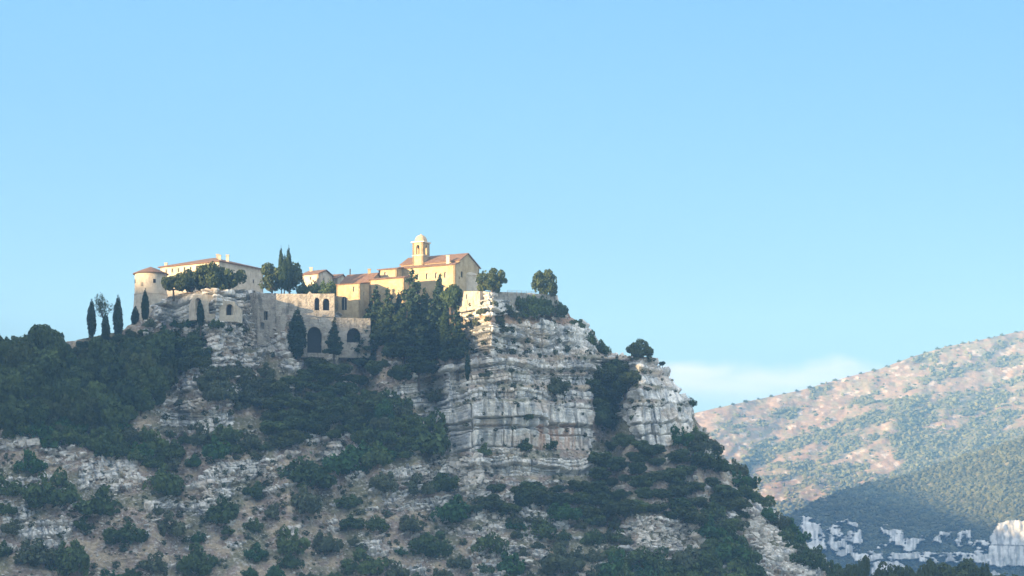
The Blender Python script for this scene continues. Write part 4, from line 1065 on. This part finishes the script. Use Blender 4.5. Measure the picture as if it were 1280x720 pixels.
# --- shrubs on and under the cliffs, each seen in the photograph
NAMED = [
    (655, 395, 17, 'shrub', 'ivy-green thicket hanging over the left part of the cliff terrace'), (672, 393, 17, 'shrub', 'ivy-green thicket hanging over the middle of the cliff terrace'),
    (692, 395, 14, 'shrub', 'ivy-green thicket hanging at the tip of the cliff terrace'), (640, 396, 9, 'greyshrub', 'olive bush under the hanging ivy'), (682, 399, 9, 'dryshrub', 'rust-brown dry bush under the hanging ivy'),
    (626, 414, 10, 'greyshrub', 'olive bush on the ledge left of the dry bush'), (722, 410, 9, 'shrub', 'bush on the skyline below the terrace tip'), (736, 430, 12, 'shrub', 'bush stepping down the skyline'),
    (752, 441, 11, 'shrub', 'lowest bush of the skyline steps beside the lone tree'), (658, 524, 6, 'shrub', 'little bush growing from a crack in the massive cliff'),
    (696, 490, 13, 'greyshrub', 'grey-green bush on the ledge left of the wooded gully'), (655, 562, 11, 'shrub', 'dark bush at the foot of the massive cliff, left one'), (685, 560, 9, 'shrub', 'dark bush at the foot of the massive cliff, right one'),
    (604, 568, 9, 'shrub', 'dark bush beside the tumbled white rock pile'), (862, 500, 7, 'shrub', 'bush jutting from the edge of the right cliff'), (795, 526, 7, 'shrub', 'small bush in the face of the right cliff'),
    (545, 500, 10, 'greyshrub', 'grey bush on the left strata of the cliff'), (610, 470, 6, 'greyshrub', 'low bush on the upper strata'), (622, 402, 7, 'greyshrub', 'low bush on the red ledge'),
    (68, 632, 29, 'shrub', 'left bush of the dark twins below the rounded rock heap'), (124, 642, 27, 'shrub', 'right bush of the dark twins below the rounded rock heap'),
    (40, 590, 18, 'brightshrub', 'bright green bush right of the edge outcrop'), (4, 618, 16, 'shrub', 'dark bush cut by the left edge of the picture'), (204, 616, 26, 'shrub', 'tall rounded bush alone right of the rock heap'),
    (158, 678, 19, 'shrub', 'round bush alone on the lower scree'), (246, 716, 24, 'shrub', 'broad bush at the bottom edge left of the middle'), (320, 700, 14, 'brightshrub', 'small bright round bush on the scree'),
    (192, 712, 18, 'greyshrub', 'olive bush near the bottom edge'), (45, 704, 25, 'greyshrub', 'grey-green bush low at the left corner'), (88, 716, 28, 'shrub', 'dark bush low at the left corner'),
    (212, 668, 20, 'greyshrub', 'grey bush between scree patches'), (278, 652, 22, 'shrub', 'dark bush above the small bright one'), (362, 690, 20, 'shrub', 'rounded bush right of the small bright one'),
    (405, 690, 18, 'greyshrub', 'grey bush right of the rounded one'), (320, 622, 15, 'shrub', 'bush under the stepped rock courses'), (378, 640, 24, 'greyshrub', 'soft grey-green bush in mid slope'),
    (436, 634, 14, 'shrub', 'compact bush in mid slope right of the soft grey one'), (384, 606, 27, 'shrub', 'large bush right of the stepped rock courses'),
    (436, 590, 24, 'brightshrub', 'bright green thicket left part, right of the slanting white rock'), (462, 580, 25, 'brightshrub', 'bright green thicket right part, right of the slanting white rock'),
    (480, 612, 18, 'greyshrub', 'olive bush under the bright thicket'), (532, 566, 32, 'shrub', 'large dark tree-like bush left of the white rock pile'), (552, 612, 18, 'shrub', 'bush touching the white rock pile'),
    (520, 616, 18, 'greyshrub', 'pale bush left of the white rock pile'), (455, 716, 26, 'shrub', 'dark bush at the bottom edge in the middle'), (538, 692, 22, 'shrub', 'dark round bush on the middle scree'),
    (510, 664, 18, 'greyshrub', 'grey bush above the dark round one'), (570, 650, 25, 'brightshrub', 'bright bush above the pale rock rib'), (612, 690, 18, 'shrub', 'dark round bush on the pale rock rib'),
    (700, 650, 18, 'brightshrub', 'bright round bush right of the pale rock rib'), (741, 680, 13, 'shrub', 'small round bush left of the grey-white crag'), (740, 655, 17, 'shrub', 'dark bush above the small round one'),
    (700, 714, 26, 'greyshrub', 'olive bush at the bottom edge right of the rib'), (640, 716, 18, 'brightshrub', 'bright bush at the bottom edge by the rib'),
]
for x, y, r_, kd, lab in NAMED:
    shrub(x, y, r_ * 1.2, kd, lab)

for x, y, r_, lab in [(648, 380, 11, 'ivy mat just under the wall top, leftmost'), (664, 379, 12, 'ivy mat just under the wall top, middle'), (681, 381, 12, 'ivy mat just under the wall top, right of the middle'), (697, 386, 10, 'ivy mat spilling over the corner of the terrace')]:
    p = on(x, y + 4, dy=-1.6); s = r_ / F * p[1]; plant('shrub', 'ivy', p, s, lab, 'ivy', None, sz=s * 1.25)
# --- the rest of the wood and scrub, spread by area
AREAS = [
    ([(-60, 456), (0, 438), (60, 432), (95, 446), (140, 458), (180, 452), (205, 440), (212, 470), (205, 505), (150, 525), (60, 528), (-60, 540)], 'oak', 'broadleaf_tree', 'tree', (11, 25), 16, 'dense dark tree in the wood on the left shoulder of the hill', 'trees of the left wood', 1.4),
    ([(96, 430), (186, 412), (200, 438), (180, 450), (140, 452), (100, 442)], 'oak', 'broadleaf_tree', 'tree', (7, 11), 9, 'low dark tree at the foot of the left cypresses', 'trees under the left cypresses', .8),
    ([(180, 405), (240, 404), (300, 402), (310, 415), (250, 412), (215, 420)], 'shrub', 'shrub', 'shrub', (6, 11), 12, 'green bush in the band below the castle rocks', 'bushes below the castle rocks', None),
    ([(-20, 528), (140, 530), (190, 540), (200, 575), (110, 560), (60, 556), (-20, 538)], 'shrub', 'shrub', 'shrub', (9, 21), 18, 'green thicket along the lower edge of the left wood', 'thickets below the left wood', None),
    ([(215, 430), (250, 420), (258, 452), (225, 458)], 'oak', 'broadleaf_tree', 'tree', (14, 17), 13, 'dark tree left of the broken rocks under the castle', 'trees by the castle rocks', .9),
    ([(255, 470), (335, 462), (340, 505), (290, 508), (255, 495)], 'greyshrub', 'shrub', 'shrub', (11, 18), 14, 'olive-green scrub above the small rock band', 'scrub above the small rock band', None),
    ([(345, 480), (400, 448), (455, 480), (475, 505), (440, 540), (400, 545), (350, 560), (335, 520)], 'oak', 'broadleaf_tree', 'tree', (10, 21), 15, 'dark tree in the thicket below the vaulted wall', 'trees below the vaulted wall', .8),
    ([(160, 545), (250, 540), (330, 545), (345, 570), (260, 576), (200, 590), (165, 575)], 'shrub', 'shrub', 'shrub', (7, 19), 19, 'green bush in the belt under the small rock band', 'bushes under the small rock band', None),
    ([(440, 500), (500, 505), (520, 540), (540, 560), (470, 575), (440, 540)], 'shrub', 'shrub', 'shrub', (14, 20), 16, 'dark bush left of the massive cliff', 'bushes left of the massive cliff', None),
    ([(738, 470), (775, 455), (790, 470), (772, 505), (765, 530), (745, 525)], 'oak', 'broadleaf_tree', 'tree', (13, 19), 11, 'dark tree in the wooded gully splitting the cliff', 'trees of the cliff gully', .85),
    ([(745, 560), (780, 545), (840, 570), (870, 560), (900, 600), (940, 640), (910, 660), (860, 645), (800, 640), (740, 640), (700, 625), (640, 640), (590, 640), (620, 605), (690, 610), (750, 600)], 'oak', 'broadleaf_tree', 'tree', (9, 21), 18, 'dark green tree in the thicket belt below the cliffs', 'thicket belt below the cliffs', .75),
    ([(845, 552), (870, 540), (895, 565), (880, 562)], 'shrub', 'shrub', 'shrub', (12, 17), 12, 'dark bush on the right skyline under the cliff edge', 'bushes under the cliff edge', None),
    ([(900, 580), (920, 585), (948, 628), (935, 630)], 'shrub', 'shrub', 'shrub', (11, 16), 13, 'dark bush on the falling right skyline', 'bushes on the falling skyline', None),
    ([(950, 640), (975, 655), (1030, 706), (1060, 726), (1040, 730), (1000, 700)], 'shrub', 'shrub', 'shrub', (11, 17), 13, 'dark bush along the lowest stretch of the right skyline', 'bushes on the lowest skyline', None),
    ([(760, 712), (800, 690), (850, 715), (900, 690), (940, 700), (950, 725), (770, 728)], 'shrub', 'shrub', 'shrub', (17, 28), 20, 'rounded bush along the bottom of the right slope', 'bushes at the bottom right of the hill', None),
    ([(885, 640), (920, 660), (925, 690), (890, 690)], 'shrub', 'shrub', 'shrub', (14, 22), 16, 'bush between the crag and the rocky ridge', 'bushes between crag and ridge', None),
    ([(430, 640), (600, 650), (590, 725), (20, 725), (10, 660), (250, 640)], 'greyshrub', 'shrub', 'shrub', (4, 9), 26, 'small tuft of scrub on the lower scree', 'small tufts on the lower scree', None),
    ([(200, 440), (330, 430), (480, 600), (330, 640), (190, 620)], 'greyshrub', 'shrub', 'shrub', (3, 8), 17, 'small tuft of scrub on the mid slope rocks', 'small tufts on the mid slope', None),
    ([(500, 480), (740, 448), (850, 450), (860, 540), (740, 560), (560, 560)], 'greyshrub', 'shrub', 'shrub', (2, 5), 22, 'tiny tuft rooted in a crack of the cliff strata', 'tiny tufts in the cliff', None),
    ([(585, 398), (740, 400), (745, 442), (590, 444)], 'greyshrub', 'shrub', 'shrub', (3, 7), 14, 'small tuft on the upper cliff under the terrace', 'small tufts on the upper cliff', None),
    ([(575, 372), (640, 385), (600, 405), (570, 405)], 'greyshrub', 'shrub', 'shrub', (4, 9), 11, 'bush clinging to the rock under the terrace wall', 'bushes under the terrace wall', None),
    ([(640, 650), (780, 650), (790, 725), (640, 725)], 'greyshrub', 'shrub', 'shrub', (6, 13), 22, 'low bush among the stones right of the pale rib', 'low bushes right of the rib', None),
    ([(0, 596), (190, 620), (560, 612), (600, 650), (780, 650), (790, 728), (0, 728)], 'shrub', 'shrub', 'shrub', (8, 17), 27, 'green bush among the scree of the lower slope', 'bushes on the lower slope', None),
    ([(355, 375), (385, 372), (384, 392), (350, 392)], 'shrub', 'shrub', 'shrub', (2.5, 4), 9, 'small weed clump on the upper terrace wall', 'weeds on the terrace wall', None),
]
TUFTS = ('small tufts on the lower scree', 'small tufts on the mid slope', 'tiny tufts in the cliff', 'small tufts on the upper cliff', 'weeds on the terrace wall')
TP = []
cnt = 0
arr = random.Random(5)
for poly, kd, nm, cat, (ra, rb), sp, lab, grp, hf in AREAS:
    for (x, y) in pick_in(poly, 400, arr, sp):
        r_ = arr.uniform(ra, rb) * 1.12; cnt += 1
        if grp == 'bushes on the lower slope' and any(abs(x - q[0]) < q[2] + r_ * .8 and abs(y - q[1] + q[2] * .4) < q[2] * .7 + r_ * .5 for q in NAMED): continue
        if grp in TUFTS:
            TP.append((x, y, r_)); continue
        if kd == 'oak': tree_px(arr.choice(['oak', 'oak', 'mid', 'tree']), x, y + r_ * .55, r_, lab, cat, grp, hf=hf * arr.uniform(.8, 1.1))
        else: shrub(x, y + r_ * .25, r_, kd if kd != 'shrub' else arr.choice(['shrub', 'shrub', 'greyshrub', 'brightshrub']), lab, grp)
# forest understorey on the left shoulder hides the ground: a second, darker layer
# --- tree tops at the bottom right, standing in the valley in front of the far cliffs
for i, (x, yt, r_) in enumerate([(1078, 703, 9), (1104, 712, 12), (1128, 716, 10), (1160, 709, 10), (1186, 711, 15), (1210, 709, 14), (1226, 714, 10), (1064, 712, 12), (1260, 722, 14)]):
    Yq = 690.0 + 6 * (i % 3); s = r_ / F * Yq * (1.5 + .25 * (i % 3)); ztop = zat(yt, Yq)
    plant('tree', 'broadleaf_tree', (xat(x, Yq), Yq, -1.9), s, 'tree top rising at the bottom edge before the distant cliffs', 'tree', 'tree tops at the bottom right', sz=(ztop + 1.9) / 1.45)
rt = np.random.RandomState(33); xs_ = rt.uniform(-15, 1050, 16000); ys_ = rt.uniform(395, 735, 16000)
dn = ss(.50, .62, fbm(xs_ / 34.0, ys_ / 15.0, 0, 4, 880)) * .42 + .03
for x, y in zip(xs_[rt.uniform(size=16000) < dn], ys_[rt.uniform(size=16000) < dn]) if False else [(x, y) for x, y, d_, u_ in zip(xs_, ys_, dn, rt.uniform(size=16000)) if u_ < d_]:
    if y < np.interp(x, SKX, SKYY) + 5 or (312 < x < 465 and y < 446): continue
    ci = int(np.clip(np.searchsorted(pxs, x), 1, len(pxs) - 1)); rix = int((790 - y) / (790 - sk[ci]) * (NR - 1))
    if CL[rix, ci] > .5 and rt.uniform() < .8: continue
    TP.append((x, y, 1.3 + 3.6 * rt.uniform() ** 2))
for r_, c_ in zip(*np.where((LED > .5) & (h32(np.arange(NR)[:, None] * 7919 + np.arange(len(pxs))[None]) < .035))):
    TP.append((float(PX[r_, c_]), float(PY[r_, c_]), 1.2 + 2.6 * rt.uniform() ** 1.5))
print('tufts', len(TP))
V_, F_, C_, b_ = [], [], [], 0
tm = leaf_mesh('tuft_leaves', [(0, 0, .4, .6, .5), (.5, .1, .3, .4, .3), (-.45, 0, .3, .4, .3)], 90, .22, 900)
tv = np.empty(len(tm.vertices) * 3, np.float32); tm.vertices.foreach_get('co', tv); tv = tv.reshape(-1, 3)
tf = np.arange(len(tv)).reshape(-1, 4); tcol = np.empty(len(tv) * 4, np.float32); tm.color_attributes['Col'].data.foreach_get('color', tcol); tcol = tcol.reshape(-1, 4)[:, :3]
for (x, y, r_) in TP:
    p = np.array(on(x, y)); a = arr.uniform(0, 6.28); s = r_ / F * p[1]
    q = tv * s * np.array([1, 1, arr.uniform(.7, 1.1)]); q = np.stack([q[:, 0] * cos(a) - q[:, 1] * sin(a), q[:, 0] * sin(a) + q[:, 1] * cos(a), q[:, 2]], -1) + p
    V_.append(q); F_.append(tf + b_); b_ += len(tv); C_.append(np.clip(tcol + arr.uniform(-.3, .3), 0, 1))
tag(link('scrub_tufts', npmesh('scrub_tufts', np.concatenate(V_), np.concatenate(F_), np.concatenate(C_)), M['shrub2']), 'small tufts of grey-green scrub scattered over the slopes and cliffs', 'scrub', kind='stuff')
print('area plants', cnt, 'objects', len(scn.objects))
# few shrubs along the crest of the far mountain
for i, x in enumerate(list(np.linspace(900, 1270, 24))):
    y = np.interp(x + 3, [p[0] for p in MS], [p[1] for p in MS]); j = int((x + 300) / 2.0)
    q = mP[-1, j]; plant('shrub', 'crest_bush', (q[0], q[1], q[2] - .5), 2.2 + 1.6 * ((i * 7) % 5) / 5, 'small dark bush on the skyline of the far mountain', 'shrub', 'bushes on the far crest')
